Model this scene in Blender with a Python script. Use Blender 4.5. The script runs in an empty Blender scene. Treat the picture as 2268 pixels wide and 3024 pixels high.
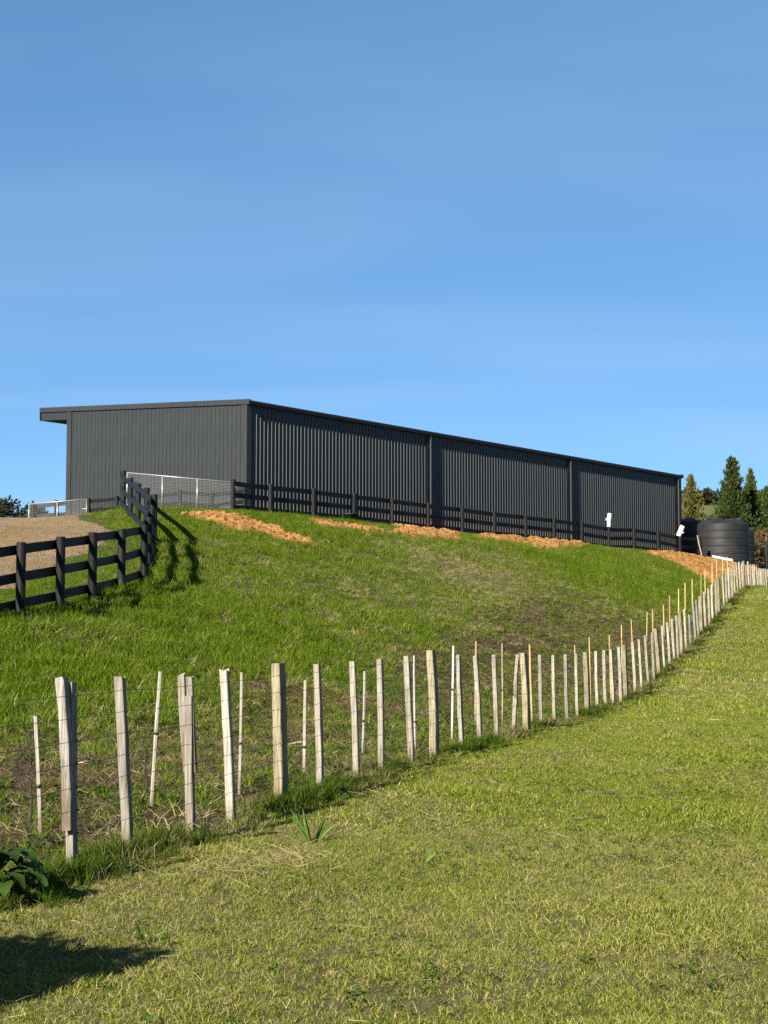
import bpy, bmesh, math, random
import numpy as np
from mathutils import Vector, Matrix

# ------------------------------------------------------------------ camera
sc = bpy.context.scene
F, W_PX, H_PX = 4800.0, 2268.0, 3024.0        # focal length and size of the photograph in pixels
HORIZON = 1896.0
EYE = 1.45
PITCH = math.atan((HORIZON - H_PX / 2) / F)
cam_data = bpy.data.cameras.new("camera")
cam = bpy.data.objects.new("camera", cam_data)
sc.collection.objects.link(cam)
cam_data.sensor_fit = 'VERTICAL'
cam_data.sensor_height = 36.0
cam_data.lens = F / H_PX * 36.0
cam_data.clip_start, cam_data.clip_end = 0.1, 6000
cam.location = (0, 0, EYE)
cam.rotation_euler = (math.pi / 2 + PITCH, 0, 0)
sc.camera = cam

# ------------------------------------------------------------------ sky, sun, exposure
SUN_EL, SUN_AZ = math.radians(27), math.radians(30.6)      # light travels SUN_AZ to the right of straight ahead
world = bpy.data.worlds.new("World")
sc.world = world
world.use_nodes = True
wn, wl = world.node_tree.nodes, world.node_tree.links
wn.clear()
w_out = wn.new('ShaderNodeOutputWorld')
w_bg = wn.new('ShaderNodeBackground')
w_bg.inputs['Strength'].default_value = 0.062
w_sky = wn.new('ShaderNodeTexSky')
w_sky.sky_type = 'NISHITA'
w_sky.sun_disc = False
w_sky.sun_elevation = SUN_EL
w_sky.sun_rotation = math.pi + SUN_AZ
w_sky.altitude = 0
w_sky.air_density = 0.3
w_sky.dust_density = 0.0
w_sky.ozone_density = 2.0
# thin cirrus: streaks stretched over a flat cloud layer
w_tc = wn.new('ShaderNodeTexCoord')
w_sep = wn.new('ShaderNodeSeparateXYZ')
wl.new(w_tc.outputs['Generated'], w_sep.inputs[0])
def wmath(op, a, b=None):
    n = wn.new('ShaderNodeMath'); n.operation = op
    for i, x in enumerate((a, b)):
        if x is None: continue
        if isinstance(x, (int, float)): n.inputs[i].default_value = x
        else: wl.new(x, n.inputs[i])
    return n.outputs[0]
w_den = wmath('ADD', wmath('MAXIMUM', w_sep.outputs['Z'], 0.0), 0.16)
w_com = wn.new('ShaderNodeCombineXYZ')
wl.new(wmath('DIVIDE', w_sep.outputs['X'], w_den), w_com.inputs[0])
wl.new(wmath('DIVIDE', w_sep.outputs['Y'], w_den), w_com.inputs[1])
w_map = wn.new('ShaderNodeMapping')
w_map.inputs['Rotation'].default_value = (0, 0, math.radians(14))
w_map.inputs['Scale'].default_value = (0.7, 1.9, 1)
wl.new(w_com.outputs[0], w_map.inputs[0])
w_n = wn.new('ShaderNodeTexNoise')
w_n.inputs['Scale'].default_value = 1.5
w_n.inputs['Detail'].default_value = 3
w_n.inputs['Roughness'].default_value = 0.4
w_n.inputs['Distortion'].default_value = 0.35
wl.new(w_map.outputs[0], w_n.inputs['Vector'])
w_ramp = wn.new('ShaderNodeValToRGB')
w_ramp.color_ramp.elements[0].position = 0.36
w_ramp.color_ramp.elements[0].color = (0, 0, 0, 1)
w_ramp.color_ramp.elements[1].position = 0.80
w_ramp.color_ramp.elements[1].color = (0.13, 0.13, 0.13, 1)
wl.new(w_n.outputs['Fac'], w_ramp.inputs[0])
w_mix = wn.new('ShaderNodeMixRGB')
w_mix.inputs[2].default_value = (3.6, 4.4, 5.0, 1)
wl.new(w_ramp.outputs[0], w_mix.inputs[0])
w_gam = wn.new('ShaderNodeGamma'); w_gam.inputs[1].default_value = 0.5      # the camera's flat, saturated rendering of the clear sky
w_hsv = wn.new('ShaderNodeHueSaturation'); w_hsv.inputs['Saturation'].default_value = 1.48
w_tint = wn.new('ShaderNodeMixRGB'); w_tint.blend_type = 'MULTIPLY'; w_tint.inputs[0].default_value = 1.0; w_tint.inputs[2].default_value = (1.72, 2.07, 2.16, 1)
wl.new(w_sky.outputs[0], w_gam.inputs[0]); wl.new(w_gam.outputs[0], w_hsv.inputs['Color']); wl.new(w_hsv.outputs[0], w_tint.inputs[1])
wl.new(w_tint.outputs[0], w_mix.inputs[1])
wl.new(w_mix.outputs[0], w_bg.inputs['Color'])
wl.new(w_bg.outputs[0], w_out.inputs['Surface'])

sun_data = bpy.data.lights.new("sun", 'SUN')
sun_data.energy = 5.0
sun_data.angle = math.radians(0.5)
sun_data.color = (1.0, 0.92, 0.78)
sun = bpy.data.objects.new("sun", sun_data)
sc.collection.objects.link(sun)
sun_dir = Vector((math.sin(SUN_AZ) * math.cos(SUN_EL), math.cos(SUN_AZ) * math.cos(SUN_EL), -math.sin(SUN_EL)))
sun.rotation_euler = sun_dir.to_track_quat('-Z', 'Y').to_euler()
sun.location = (-20, -30, 30)
sc.view_settings.view_transform = 'Standard'
sc.view_settings.look = 'None'
sc.view_settings.exposure = 1.7
sc.view_settings.gamma = 1.0
sc.view_settings.use_curve_mapping = False
sc.cycles.use_denoising = False
sc.cycles.max_bounces = 6
sc.cycles.transparent_max_bounces = 8

rng = np.random.default_rng(11)
random.seed(11)
C = sc.collection

# ------------------------------------------------------------------ helpers: objects
def tag(o, label=None, cat=None, group=None, kind=None):
    if label: o["label"] = label
    if cat: o["category"] = cat
    if group: o["group"] = group
    if kind: o["kind"] = kind
    return o

def empty(name, loc=(0, 0, 0), rz=0.0, label=None, cat=None, group=None):
    o = bpy.data.objects.new(name, None)
    o.empty_display_size = 0.2
    C.objects.link(o)
    o.location = loc
    o.rotation_euler = (0, 0, rz)
    return tag(o, label, cat, group)

class MB:
    """collects faces; build() links them as one mesh object"""
    def __init__(s): s.v, s.f = [], []
    def add(s, verts, faces):
        n = len(s.v)
        s.v.extend([tuple(p) for p in verts])
        s.f.extend([tuple(i + n for i in f) for f in faces])
        return s
    def box(s, x0, x1, y0, y1, z0, z1):
        v = [(x, y, z) for z in (z0, z1) for y in (y0, y1) for x in (x0, x1)]
        return s.add(v, [(0, 2, 3, 1), (4, 5, 7, 6), (0, 1, 5, 4), (2, 6, 7, 3), (0, 4, 6, 2), (1, 3, 7, 5)])
    def beam(s, a, b, up, w, h, ch=0.0):
        """rectangular bar from a to b; w across, h along up"""
        a, b = Vector(a), Vector(b)
        d = (b - a).normalized()
        side = d.cross(Vector(up)).normalized()
        u = side.cross(d).normalized()
        if ch:
            prof = [(-w/2+ch, -h/2), (w/2-ch, -h/2), (w/2, -h/2+ch), (w/2, h/2-ch), (w/2-ch, h/2), (-w/2+ch, h/2), (-w/2, h/2-ch), (-w/2, -h/2+ch)]
        else:
            prof = [(-w/2, -h/2), (w/2, -h/2), (w/2, h/2), (-w/2, h/2)]
        n = len(prof)
        v = [p + side * x + u * y for p in (a, b) for x, y in prof]
        f = [(i, (i+1) % n, n + (i+1) % n, n + i) for i in range(n)] + [tuple(range(n))[::-1], tuple(range(n, 2*n))]
        return s.add(v, f)
    def tube(s, pts, radii, n=8, caps=True):
        pts = [Vector(p) for p in pts]
        if not hasattr(radii, '__len__'): radii = [radii] * len(pts)
        v, f = [], []
        ref = None
        for i, p in enumerate(pts):
            d = (pts[min(i+1, len(pts)-1)] - pts[max(i-1, 0)]).normalized()
            if ref is None:
                ref = Vector((1, 0, 0)) if abs(d.x) < 0.8 else Vector((0, 1, 0))
            a = d.cross(ref).normalized(); b = d.cross(a).normalized()
            ref = -b if False else ref
            for k in range(n):
                t = 2 * math.pi * k / n
                v.append(p + (a * math.cos(t) + b * math.sin(t)) * radii[i])
        for i in range(len(pts)-1):
            for k in range(n):
                f.append((i*n+k, i*n+(k+1) % n, (i+1)*n+(k+1) % n, (i+1)*n+k))
        if caps:
            f.append(tuple(range(n))[::-1]); f.append(tuple(range((len(pts)-1)*n, len(pts)*n)))
        return s.add(v, f)
    def lathe(s, prof, n=48, c=(0, 0, 0), lobes=None):
        v, f = [], []
        for i, (r, z) in enumerate(prof):
            for k in range(n):
                t = 2 * math.pi * k / n
                dz = lobes(r, t) if lobes else 0.0
                v.append((c[0] + r * math.cos(t), c[1] + r * math.sin(t), c[2] + z + dz))
        for i in range(len(prof)-1):
            for k in range(n):
                f.append((i*n+k, i*n+(k+1) % n, (i+1)*n+(k+1) % n, (i+1)*n+k))
        return s.add(v, f)
    def mesh(s, name):
        m = bpy.data.meshes.new(name)
        m.from_pydata(s.v, [], s.f)
        m.validate()
        bm = bmesh.new(); bm.from_mesh(m)
        bmesh.ops.recalc_face_normals(bm, faces=bm.faces)
        bm.to_mesh(m); bm.free()
        return m
    def build(s, name, mat, parent=None, smooth=False, loc=None):
        m = s.mesh(name)
        m.materials.append(mat)
        if smooth:
            for p in m.polygons: p.use_smooth = True
        o = bpy.data.objects.new(name, m)
        C.objects.link(o)
        if parent: o.parent = parent
        if loc is not None: o.location = loc
        return o

def shared(name, mesh, parent, matrix=None, loc=None):
    o = bpy.data.objects.new(name, mesh)
    C.objects.link(o)
    o.parent = parent
    if matrix is not None: o.matrix_local = matrix
    if loc is not None: o.location = loc
    return o

# ------------------------------------------------------------------ helpers: materials
def srgb(r, g, b):
    f = lambda c: (c/255/12.92) if c/255 <= 0.04045 else ((c/255+0.055)/1.055)**2.4
    return (f(r), f(g), f(b), 1)

class NT:
    def __init__(s, name):
        s.m = bpy.data.materials.new(name); s.m.use_nodes = True
        s.n, s.l = s.m.node_tree.nodes, s.m.node_tree.links
        s.n.clear()
        s.out = s.n.new('ShaderNodeOutputMaterial')
        s.b = s.n.new('ShaderNodeBsdfPrincipled')
        s.l.new(s.b.outputs[0], s.out.inputs['Surface'])
    def set(s, sock, val):
        if hasattr(val, 'is_output') or isinstance(val, bpy.types.NodeSocket): s.l.new(val, sock)
        else: sock.default_value = val
    def coord(s, which='Object', scale=(1, 1, 1)):
        t = s.n.new('ShaderNodeTexCoord'); m = s.n.new('ShaderNodeMapping')
        m.inputs['Scale'].default_value = scale
        s.l.new(t.outputs[which], m.inputs[0]); return m.outputs[0]
    def world_pos(s, scale=(1, 1, 1)):
        t = s.n.new('ShaderNodeNewGeometry'); m = s.n.new('ShaderNodeMapping')
        m.inputs['Scale'].default_value = scale
        s.l.new(t.outputs['Position'], m.inputs[0]); return m.outputs[0]
    def noise(s, vec, scale, detail=4, rough=0.55, dist=0.0):
        t = s.n.new('ShaderNodeTexNoise')
        s.l.new(vec, t.inputs['Vector'])
        t.inputs['Scale'].default_value = scale; t.inputs['Detail'].default_value = detail
        t.inputs['Roughness'].default_value = rough; t.inputs['Distortion'].default_value = dist
        return t.outputs['Fac']
    def ramp(s, fac, stops):
        r = s.n.new('ShaderNodeValToRGB'); cr = r.color_ramp
        while len(cr.elements) < len(stops): cr.elements.new(0.5)
        for e, (p, c) in zip(cr.elements, stops):
            e.position = p; e.color = c if hasattr(c, '__len__') else (c, c, c, 1)
        s.set(r.inputs[0], fac); return r.outputs[0]
    def mix(s, fac, a, b, mode='MIX'):
        x = s.n.new('ShaderNodeMixRGB'); x.blend_type = mode
        s.set(x.inputs[0], fac); s.set(x.inputs[1], a); s.set(x.inputs[2], b); return x.outputs[0]
    def math(s, op, a, b=0.0):
        x = s.n.new('ShaderNodeMath'); x.operation = op
        s.set(x.inputs[0], a); s.set(x.inputs[1], b); return x.outputs[0]
    def attr(s, name):
        a = s.n.new('ShaderNodeAttribute'); a.attribute_name = name; return a
    def rand(s): return s.n.new('ShaderNodeObjectInfo').outputs['Random']
    def bump(s, h, strength=0.3, dist=0.01):
        b = s.n.new('ShaderNodeBump'); b.inputs['Strength'].default_value = strength; b.inputs['Distance'].default_value = dist
        s.l.new(h, b.inputs['Height']); s.l.new(b.outputs[0], s.b.inputs['Normal'])
    def done(s, color, rough=0.6, spec=0.5, metal=0.0):
        s.set(s.b.inputs['Base Color'], color); s.set(s.b.inputs['Roughness'], rough)
        s.b.inputs['Specular IOR Level'].default_value = spec; s.b.inputs['Metallic'].default_value = metal
        return s.m

M = {}
ALB = 0.58
def col(r, g, b): return (r*ALB, g*ALB, b*ALB, 1)
def plain(name, c, rough=0.6, spec=0.5, metal=0.0, var=0.25, scale=6.0, stretch=(1, 1, 1), bump=0.15):
    t = NT(name); v = t.coord('Object', stretch)
    n = t.noise(v, scale, 5)
    dark = tuple(x * (1 - var) for x in c[:3]) + (1,); light = tuple(min(1, x * (1 + var)) for x in c[:3]) + (1,)
    t.bump(n, bump, 0.004)
    M[name] = t.done(t.ramp(n, [(0.3, dark), (0.7, light)]), rough, spec, metal); return M[name]

def cladding_mat(name, c):
    t = NT(name); v = t.coord('Object', (1, 1, 1))
    n1 = t.noise(v, 0.8, 4); n2 = t.noise(t.coord('Object', (6, 6, 0.5)), 3.0, 4)
    a = t.ramp(n1, [(0.3, tuple(x*0.9 for x in c)+(1,)), (0.7, tuple(x*1.1 for x in c)+(1,))])
    dust = t.ramp(n2, [(0.45, 0.0), (0.8, 0.12)])
    cc = t.mix(dust, a, col(0.10, 0.10, 0.095))
    sp = t.n.new('ShaderNodeSeparateXYZ'); t.l.new(v, sp.inputs[0])
    splash = t.math('MULTIPLY', t.ramp(t.math('ADD', sp.outputs['Z'], t.math('MULTIPLY', n2, -.7)), [(0.0, 0.55), (0.42, 0.0)]), t.ramp(n1, [(.3, .4), (.7, 1.0)]))
    cc = t.mix(splash, cc, col(0.17, 0.125, 0.075))
    M[name] = t.done(cc, t.ramp(n2, [(0.3, 0.42), (0.8, 0.6)]), 0.35); return M[name]
cladding_mat('cladding', (0.0150, 0.0178, 0.0194))
cladding_mat('flashing', (0.0155, 0.0170, 0.0190))
cladding_mat('gutter', (0.013, 0.0125, 0.0155))
plain('soffit', col(0.02, 0.02, 0.022), 0.7)
plain('galvanised', (0.23, 0.24, 0.25, 1), 0.4, 0.5, 0.4, 0.12, 9)
plain('mesh_wire', col(0.20, 0.21, 0.215), 0.45, 0.5, 0.3, 0.12, 9)
plain('wire', col(0.10, 0.10, 0.10), 0.5, 0.5, 0.6, 0.2, 20)
plain('pvc', (0.42, 0.42, 0.41, 1), 0.35, 0.5, 0, 0.05, 5)
plain('rubber', col(0.014, 0.014, 0.016), 0.55, 0.5, 0, 0.3, 8)
plain('tie', col(0.02, 0.018, 0.016), 0.6)
plain('twig', col(0.055, 0.042, 0.035), 0.8, 0.2, 0, 0.4, 30)
plain('bark', col(0.09, 0.065, 0.045), 0.9, 0.2, 0, 0.4, 8, (1, 1, 0.3), 0.6)
plain('straw_stick', col(0.50, 0.42, 0.28), 0.7, 0.3, 0, 0.3, 10)
plain('black_metal', col(0.012, 0.012, 0.013), 0.45, 0.5, 0, 0.2, 5)

def black_wood():
    t = NT('black_timber'); r = t.rand()
    v = t.coord('Object', (9, 9, 1.1))
    g = t.noise(v, 5.0, 6, 0.6, 0.6); s = t.noise(t.coord('Object'), 1.6, 4)
    base = t.ramp(g, [(0.3, col(0.0025, 0.0025, 0.003)), (0.75, col(0.010, 0.0095, 0.010))])
    worn = t.ramp(s, [(0.58, 0.0), (0.78, 0.30)])
    c = t.mix(worn, base, col(0.026, 0.024, 0.023))
    t.bump(g, 0.5, 0.004)
    M['black_timber'] = t.done(c, t.ramp(g, [(0.3, 0.55), (0.7, 0.75)]), 0.22)
    t = NT('black_rail'); r = t.rand()
    ps = t.n.new('ShaderNodeTexCoord')
    g = t.noise(t.coord('UV', (1.2, 26, 1)), 3.0, 6, 0.6, 0.4); s = t.noise(t.coord('Object'), 2.3, 4)
    base = t.ramp(g, [(0.3, col(0.0025, 0.003, 0.004)), (0.8, col(0.011, 0.0115, 0.014))])
    c = t.mix(t.ramp(s, [(0.55, 0.0), (0.8, 0.3)]), base, col(0.022, 0.022, 0.025))
    t.bump(g, 0.5, 0.004)
    M['black_rail'] = t.done(c, 0.58, 0.2)
black_wood()

def pale_wood(name, lo, hi, dark, darkamt=0.5, grain=1.0):
    t = NT(name); r = t.rand()
    v0 = t.coord('Object', (1, 1, 1))
    add = t.n.new('ShaderNodeVectorMath'); add.operation = 'ADD'
    t.l.new(v0, add.inputs[0])
    cx = t.n.new('ShaderNodeCombineXYZ'); t.l.new(t.math('MULTIPLY', r, 37.0), cx.inputs[2]); t.l.new(t.math('MULTIPLY', r, 11.0), cx.inputs[0])
    t.l.new(cx.outputs[0], add.inputs[1])
    mp = t.n.new('ShaderNodeMapping'); mp.inputs['Scale'].default_value = (26, 26, 1.3); t.l.new(add.outputs[0], mp.inputs[0])
    g = t.noise(mp.outputs[0], 2.6*grain, 6, 0.62, 0.5)
    big = t.noise(add.outputs[0], 2.2, 3)
    base = t.ramp(g, [(0.34, lo), (0.62, hi)])
    tone = t.ramp(t.math('ADD', t.math('MULTIPLY', r, 0.6), t.math('MULTIPLY', big, 0.5)), [(0.2, 0.52), (0.9, 1.08)])
    base = t.mix(1.0, base, tone, 'MULTIPLY')
    crack = t.ramp(g, [(0.16, 1.0), (0.34, 0.0)])
    st = t.ramp(big, [(0.55, 0.0), (0.78, darkamt)])
    c = t.mix(st, base, dark)
    c = t.mix(t.math('MULTIPLY', crack, 0.7), c, col(0.06, 0.045, 0.03))
    sp = t.n.new('ShaderNodeSeparateXYZ'); t.l.new(v0, sp.inputs[0])
    foot = t.ramp(t.math('ADD', sp.outputs['Z'], t.math('MULTIPLY', g, .22)), [(0.20, 0.85), (0.46, 0.0)])
    c = t.mix(foot, c, col(0.13, 0.09, 0.045))
    grey = t.ramp(t.noise(add.outputs[0], 5.5, 5, .6), [(.50, 0.0), (.68, .55)])
    c = t.mix(grey, c, col(0.27, 0.255, 0.235))
    knot_v = t.n.new('ShaderNodeTexVoronoi'); knot_v.inputs['Scale'].default_value = 3.2
    t.l.new(add.outputs[0], knot_v.inputs['Vector'])
    kn = t.ramp(knot_v.outputs['Distance'], [(0.03, 0.7), (0.07, 0.0)])
    c = t.mix(kn, c, col(0.16, 0.10, 0.05))
    t.bump(g, 0.55, 0.004)
    M[name] = t.done(c, 0.8, 0.25)
pale_wood('batten_wood', col(0.20, 0.17, 0.125), col(0.55, 0.505, 0.42), col(0.22, 0.17, 0.11), 0.7)
pale_wood('old_post_wood', col(0.13, 0.105, 0.06), col(0.44, 0.38, 0.24), col(0.12, 0.09, 0.045), 0.6)
pale_wood('grey_post_wood', col(0.11, 0.085, 0.07), col(0.50, 0.46, 0.42), col(0.16, 0.11, 0.08), 0.8)
pale_wood('stake_wood', col(0.46, 0.41, 0.33), col(0.72, 0.68, 0.60), col(0.34, 0.26, 0.17), 0.4)
pale_wood('bamboo', col(0.52, 0.36, 0.13), col(0.72, 0.54, 0.25), col(0.42, 0.27, 0.10), 0.4)
pale_wood('tan_stake', col(0.30, 0.22, 0.13), col(0.46, 0.35, 0.22), col(0.22, 0.15, 0.08), 0.4)

def tank_mat():
    t = NT('tank_plastic'); v = t.coord('Object')
    n = t.noise(v, 1.4, 5); n2 = t.noise(t.coord('Object', (1, 1, 6)), 2.0, 5)
    c = t.ramp(n, [(0.3, col(0.014, 0.015, 0.017)), (0.7, col(0.024, 0.025, 0.027))])
    c = t.mix(t.ramp(n2, [(0.5, 0.0), (0.72, 0.3)]), c, col(0.075, 0.072, 0.068))
    M['tank'] = t.done(c, t.ramp(n, [(0.3, 0.5), (0.7, 0.68)]), 0.25)
tank_mat()

# ------------------------------------------------------------------ pixel -> world
CP, SP = math.cos(PITCH), math.sin(PITCH)
def ray(u, v):
    x, a = u - W_PX/2, H_PX/2 - v
    return x, F*CP - a*SP, F*SP + a*CP
def pt(u, v, Y):
    x, y, z = ray(u, v)
    return Vector((x/y*Y, Y, EYE + z/y*Y))

# ------------------------------------------------------------------ terrain height
def vnoise(x, y, seed=0):
    x = np.asarray(x, float); y = np.asarray(y, float)
    ix, iy = np.floor(x), np.floor(y)
    fx, fy = x-ix, y-iy
    def h(a, b):
        s = np.sin(a*127.1 + b*311.7 + seed*74.7) * 43758.5453
        return s - np.floor(s)
    ux, uy = fx*fx*(3-2*fx), fy*fy*(3-2*fy)
    return (h(ix, iy)*(1-ux)+h(ix+1, iy)*ux)*(1-uy) + (h(ix, iy+1)*(1-ux)+h(ix+1, iy+1)*ux)*uy
def fbm(x, y, seed=0, o=4):
    t, a, s = 0, 0.5, 0
    for i in range(o):
        t = t + a*vnoise(x*2**i, y*2**i, seed+i*13); s += a; a *= 0.5
    return t/s
def sstep(a, b, x):
    t = np.clip((np.asarray(x, float)-a)/(b-a), 0, 1); return t*t*(3-2*t)

K_LINE = 4.88
def fence_x(Y, off=0.0): return 0.30*Y - K_LINE + off          # straight line of the pale batten fence
def fence_Y(u, off=0.0): return (K_LINE-off)/(0.30-(u-W_PX/2)/F)
TH = math.atan(3709/ (F*CP+384*SP))                             # heading of the shed's long wall
E1 = Vector((math.sin(TH), math.cos(TH), 0)); E2 = Vector((-math.cos(TH), math.sin(TH), 0))
def rail_line(Y): return -2.5 + (Y-58.0)*math.tan(TH)            # rail fence along the shed
def rail_Y(u): return (2.5+58.0*math.tan(TH))/(math.tan(TH)-(u-W_PX/2)/F)

ctrl = []
fl = [(-6, -1.47), (0, -1.46), (6, -1.44), (10, -1.38), (12.4, -1.36), (14.4, -1.32), (17.2, -1.27), (22.8, -1.22), (28.7, -1.19), (33.3, -1.05), (37.8, -.68),
      (44.7, 0.02), (49.7, .63), (54.4, 1.22), (60, 1.85), (67, 2.15), (75, 2.35), (84, 2.6)]
for Y, z in fl:
    X = fence_x(Y)
    ctrl += [(X, Y, z), (X+3, Y, z-.03), (X+9, Y, z-.05), (X+22, Y-2, z-.05)]
    if Y < 46: ctrl += [(X-1.5, Y, z+.03)]
for Y, z in ((8, -1.30), (12, -1.25), (17.2, -1.12), (22.8, -.95), (28.7, -.75), (33.3, -.45), (37.8, .05)):
    ctrl += [(fence_x(Y)-4.0*0.958, Y+4.0*.287, z)]
for X, Y, z in ((-5.6, 8, -1.25), (-8, 12, -1.0), (-8.5, 17, -.65), (-8.5, 21, -.2), (-14, 14, -.6), (-20, 22, .3), (-25, 10, -.8), (-30, 0, -1.3), (-12, 0, -1.45)):
    ctrl.append((X, Y, z))
# rail fence beside the drive: (u_top, v_top, Y, ground)
DRIVE = [(365, 1390, 55.0, 4.50), (386, 1411, 52.0, 3.97), (409, 1427, 48.7, 3.48), (434, 1441, 45.5, 3.03), (456, 1460, 42.4, 2.55), (449, 1502, 39.6, 1.98),
         (440, 1527, 37.0, 1.57), (427, 1550, 34.5, 1.22), (360, 1562, 32.3, .96), (275, 1572, 30.3, .73), (180, 1585, 28.6, .57), (63, 1601, 27.2, .40), (-75, 1622, 25.8, .27)]
for u, v, Y, z in DRIVE:
    X = (u-W_PX/2)/F*Y
    lift = 1.0 if Y < 46 else 0.0
    ctrl.append((X, Y, z)); ctrl.append((X-2.5, Y+.8, z+.22*lift-.22*(1-lift))); ctrl.append((X-6, Y+1.5, z+.35*lift-.30*(1-lift)))
for X, Y, z in ((-13.4, 57.3, 4.40), (-11.4, 57.0, 4.30), (-18, 58, 4.40), (-13, 33, 1.75), (-16, 40, 2.9), (-15, 47, 3.35), (-15, 53, 3.85), (-14, 59, 4.32), (-22, 50, 3.6), (-22, 59, 4.32), (-32, 59, 4.32), (-30, 45, 3.3), (-30, 30, 1.4), (-12, 64, 4.36), (-25, 70, 4.4)):
    ctrl.append((X, Y, z))
for u in (640, 690, 760, 850, 950, 1050, 1150, 1250, 1350, 1450, 1550, 1650, 1750, 1850, 1950, 2020, 2067):
    Y = rail_Y(u); X = rail_line(Y)
    e_ = {2020: .16, 2067: .34}.get(u, 0.10 if 1100 < u else 0.02)
    ctrl += [(X, Y, 4.44-e_), (X-1.5*.79, Y+1.5*.61, 4.42-e_*.5), (X+1.2*.79, Y-1.2*.61, 4.24-e_*1.3)]
    if u % 100 == 50: ctrl += [(X-8, Y+6, 4.4)]
for X, Y, z in ((12, 92, 4.4), (18, 86, 4.0), (17.2, 82, 3.86), (18.6, 80.5, 3.55), (18, 92, 4.2), (22, 84, 3.4), (24, 92, 3.9), (30, 100, 4.2), (40, 90, 3.5), (0, 100, 4.4), (-25, 95, 4.4), (60, 70, 2.0), (60, 30, -1.3), (60, 0, -1.5), (0, -15, -1.5), (40, -15, -1.5), (-40, -15, -1.4), (-50, 40, 2.5), (-50, 80, 4.3), (0, 125, 4.4), (50, 125, 4.3), (-50, 125, 4.4)):
    ctrl.append((X, Y, z))
_seen, _c = set(), []
for p in ctrl:
    k = (round(p[0]*2), round(p[1]*2))
    if k not in _seen: _seen.add(k); _c.append(p)
ctrl = np.array(_c)
def tps(r2): return 0.5*r2*np.log(np.maximum(r2, 1e-9))
n = len(ctrl)
D2 = ((ctrl[:, None, :2]-ctrl[None, :, :2])**2).sum(-1)
A = np.zeros((n+3, n+3)); A[:n, :n] = tps(D2) + np.eye(n)*2.0
A[:n, n] = 1; A[:n, n+1:] = ctrl[:, :2]; A[n, :n] = 1; A[n+1:, :n] = ctrl[:, :2].T
sol = np.linalg.solve(A, np.concatenate([ctrl[:, 2], np.zeros(3)]))
GX0, GX1, GY0, GY1, GS = -70.0, 80.0, -25.0, 150.0, 0.5
gx, gy = np.arange(GX0, GX1+GS, GS), np.arange(GY0, GY1+GS, GS)
gxx, gyy = np.meshgrid(gx, gy)
LUT = np.full(gxx.shape, sol[n]) + sol[n+1]*gxx + sol[n+2]*gyy
for i in range(n):
    LUT += sol[i]*tps((gxx-ctrl[i, 0])**2 + (gyy-ctrl[i, 1])**2)
LUT = np.clip(LUT, -1.7, 4.5)
def far_h(x, y):
    base = -1.4 + 5.7*sstep(25, 85, y)
    side = sstep(-60, 70, x)
    ridge = (18 + 23*side)*np.exp(-((y-540)/150.0)**2)
    ridge = ridge + (3 + 5*side)*np.exp(-((y-330)/90.0)**2)*(0.4+vnoise(x/90, y/90, 5))
    ridge = ridge + 4*(fbm(x/60, y/60, 9)-.5)*sstep(250, 450, y)
    back = 34*np.exp(-((y+500)/200.0)**2)
    return base + ridge + back
def H(x, y):
    x = np.asarray(x, float); y = np.asarray(y, float)
    fx = np.clip((x-GX0)/GS, 0, len(gx)-1.001); fy = np.clip((y-GY0)/GS, 0, len(gy)-1.001)
    ix, iy = fx.astype(int), fy.astype(int); tx, ty = fx-ix, fy-iy
    z = (LUT[iy, ix]*(1-tx)+LUT[iy, ix+1]*tx)*(1-ty) + (LUT[iy+1, ix]*(1-tx)+LUT[iy+1, ix+1]*tx)*ty
    w = np.maximum(np.maximum(sstep(100, 140, y), sstep(45, 68, np.abs(x))), sstep(5, 20, -y))
    z = z*(1-w) + far_h(x, y)*w
    hill = np.clip((fence_x(y)-1.0-x)/3.0, 0, 1)*np.clip((3.9-z)/.8, 0, 1)
    z = z + hill*(0.16*(fbm(x/1.3, y/1.3, 3, 3)-.5) + .12*(vnoise(x/4, y/4, 7)-.5))
    z = z + .035*(fbm(x/.9, y/.9, 21, 2)-.5)
    return z + EYE
def h1(x, y): return float(H(np.array([x]), np.array([y]))[0])
def ground_at(u, v, y0=4.5, y1=130.0):
    """point where the view ray through a pixel first meets the ground"""
    x, y, z = ray(u, v)
    Y = np.arange(y0, y1, 0.05)
    d = (EYE + z/y*Y) - H(x/y*Y, Y)
    k = np.argmax(d < 0) if (d < 0).any() else len(Y)-1
    Yk = Y[k]
    return Vector((x/y*Yk, Yk, h1(x/y*Yk, Yk)))

# signed distance to a polygon in plan (positive inside)
def poly_sd(x, y, poly):
    P = np.asarray(poly, float); x = np.asarray(x, float); y = np.asarray(y, float)
    d2 = np.full(x.shape, 1e18); ins = np.zeros(x.shape, bool)
    for i in range(len(P)):
        (ax, ay), (bx, by) = P[i], P[(i+1) % len(P)]
        ex, ey = bx-ax, by-ay
        t = np.clip(((x-ax)*ex+(y-ay)*ey)/max(ex*ex+ey*ey, 1e-12), 0, 1)
        d2 = np.minimum(d2, (x-ax-t*ex)**2+(y-ay-t*ey)**2)
        c = ((ay > y) != (by > y)) & (x < (bx-ax)*(y-ay)/((by-ay) if by != ay else 1e-12)+ax)
        ins ^= c
    d = np.sqrt(d2)
    return np.where(ins, d, -d)

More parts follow.
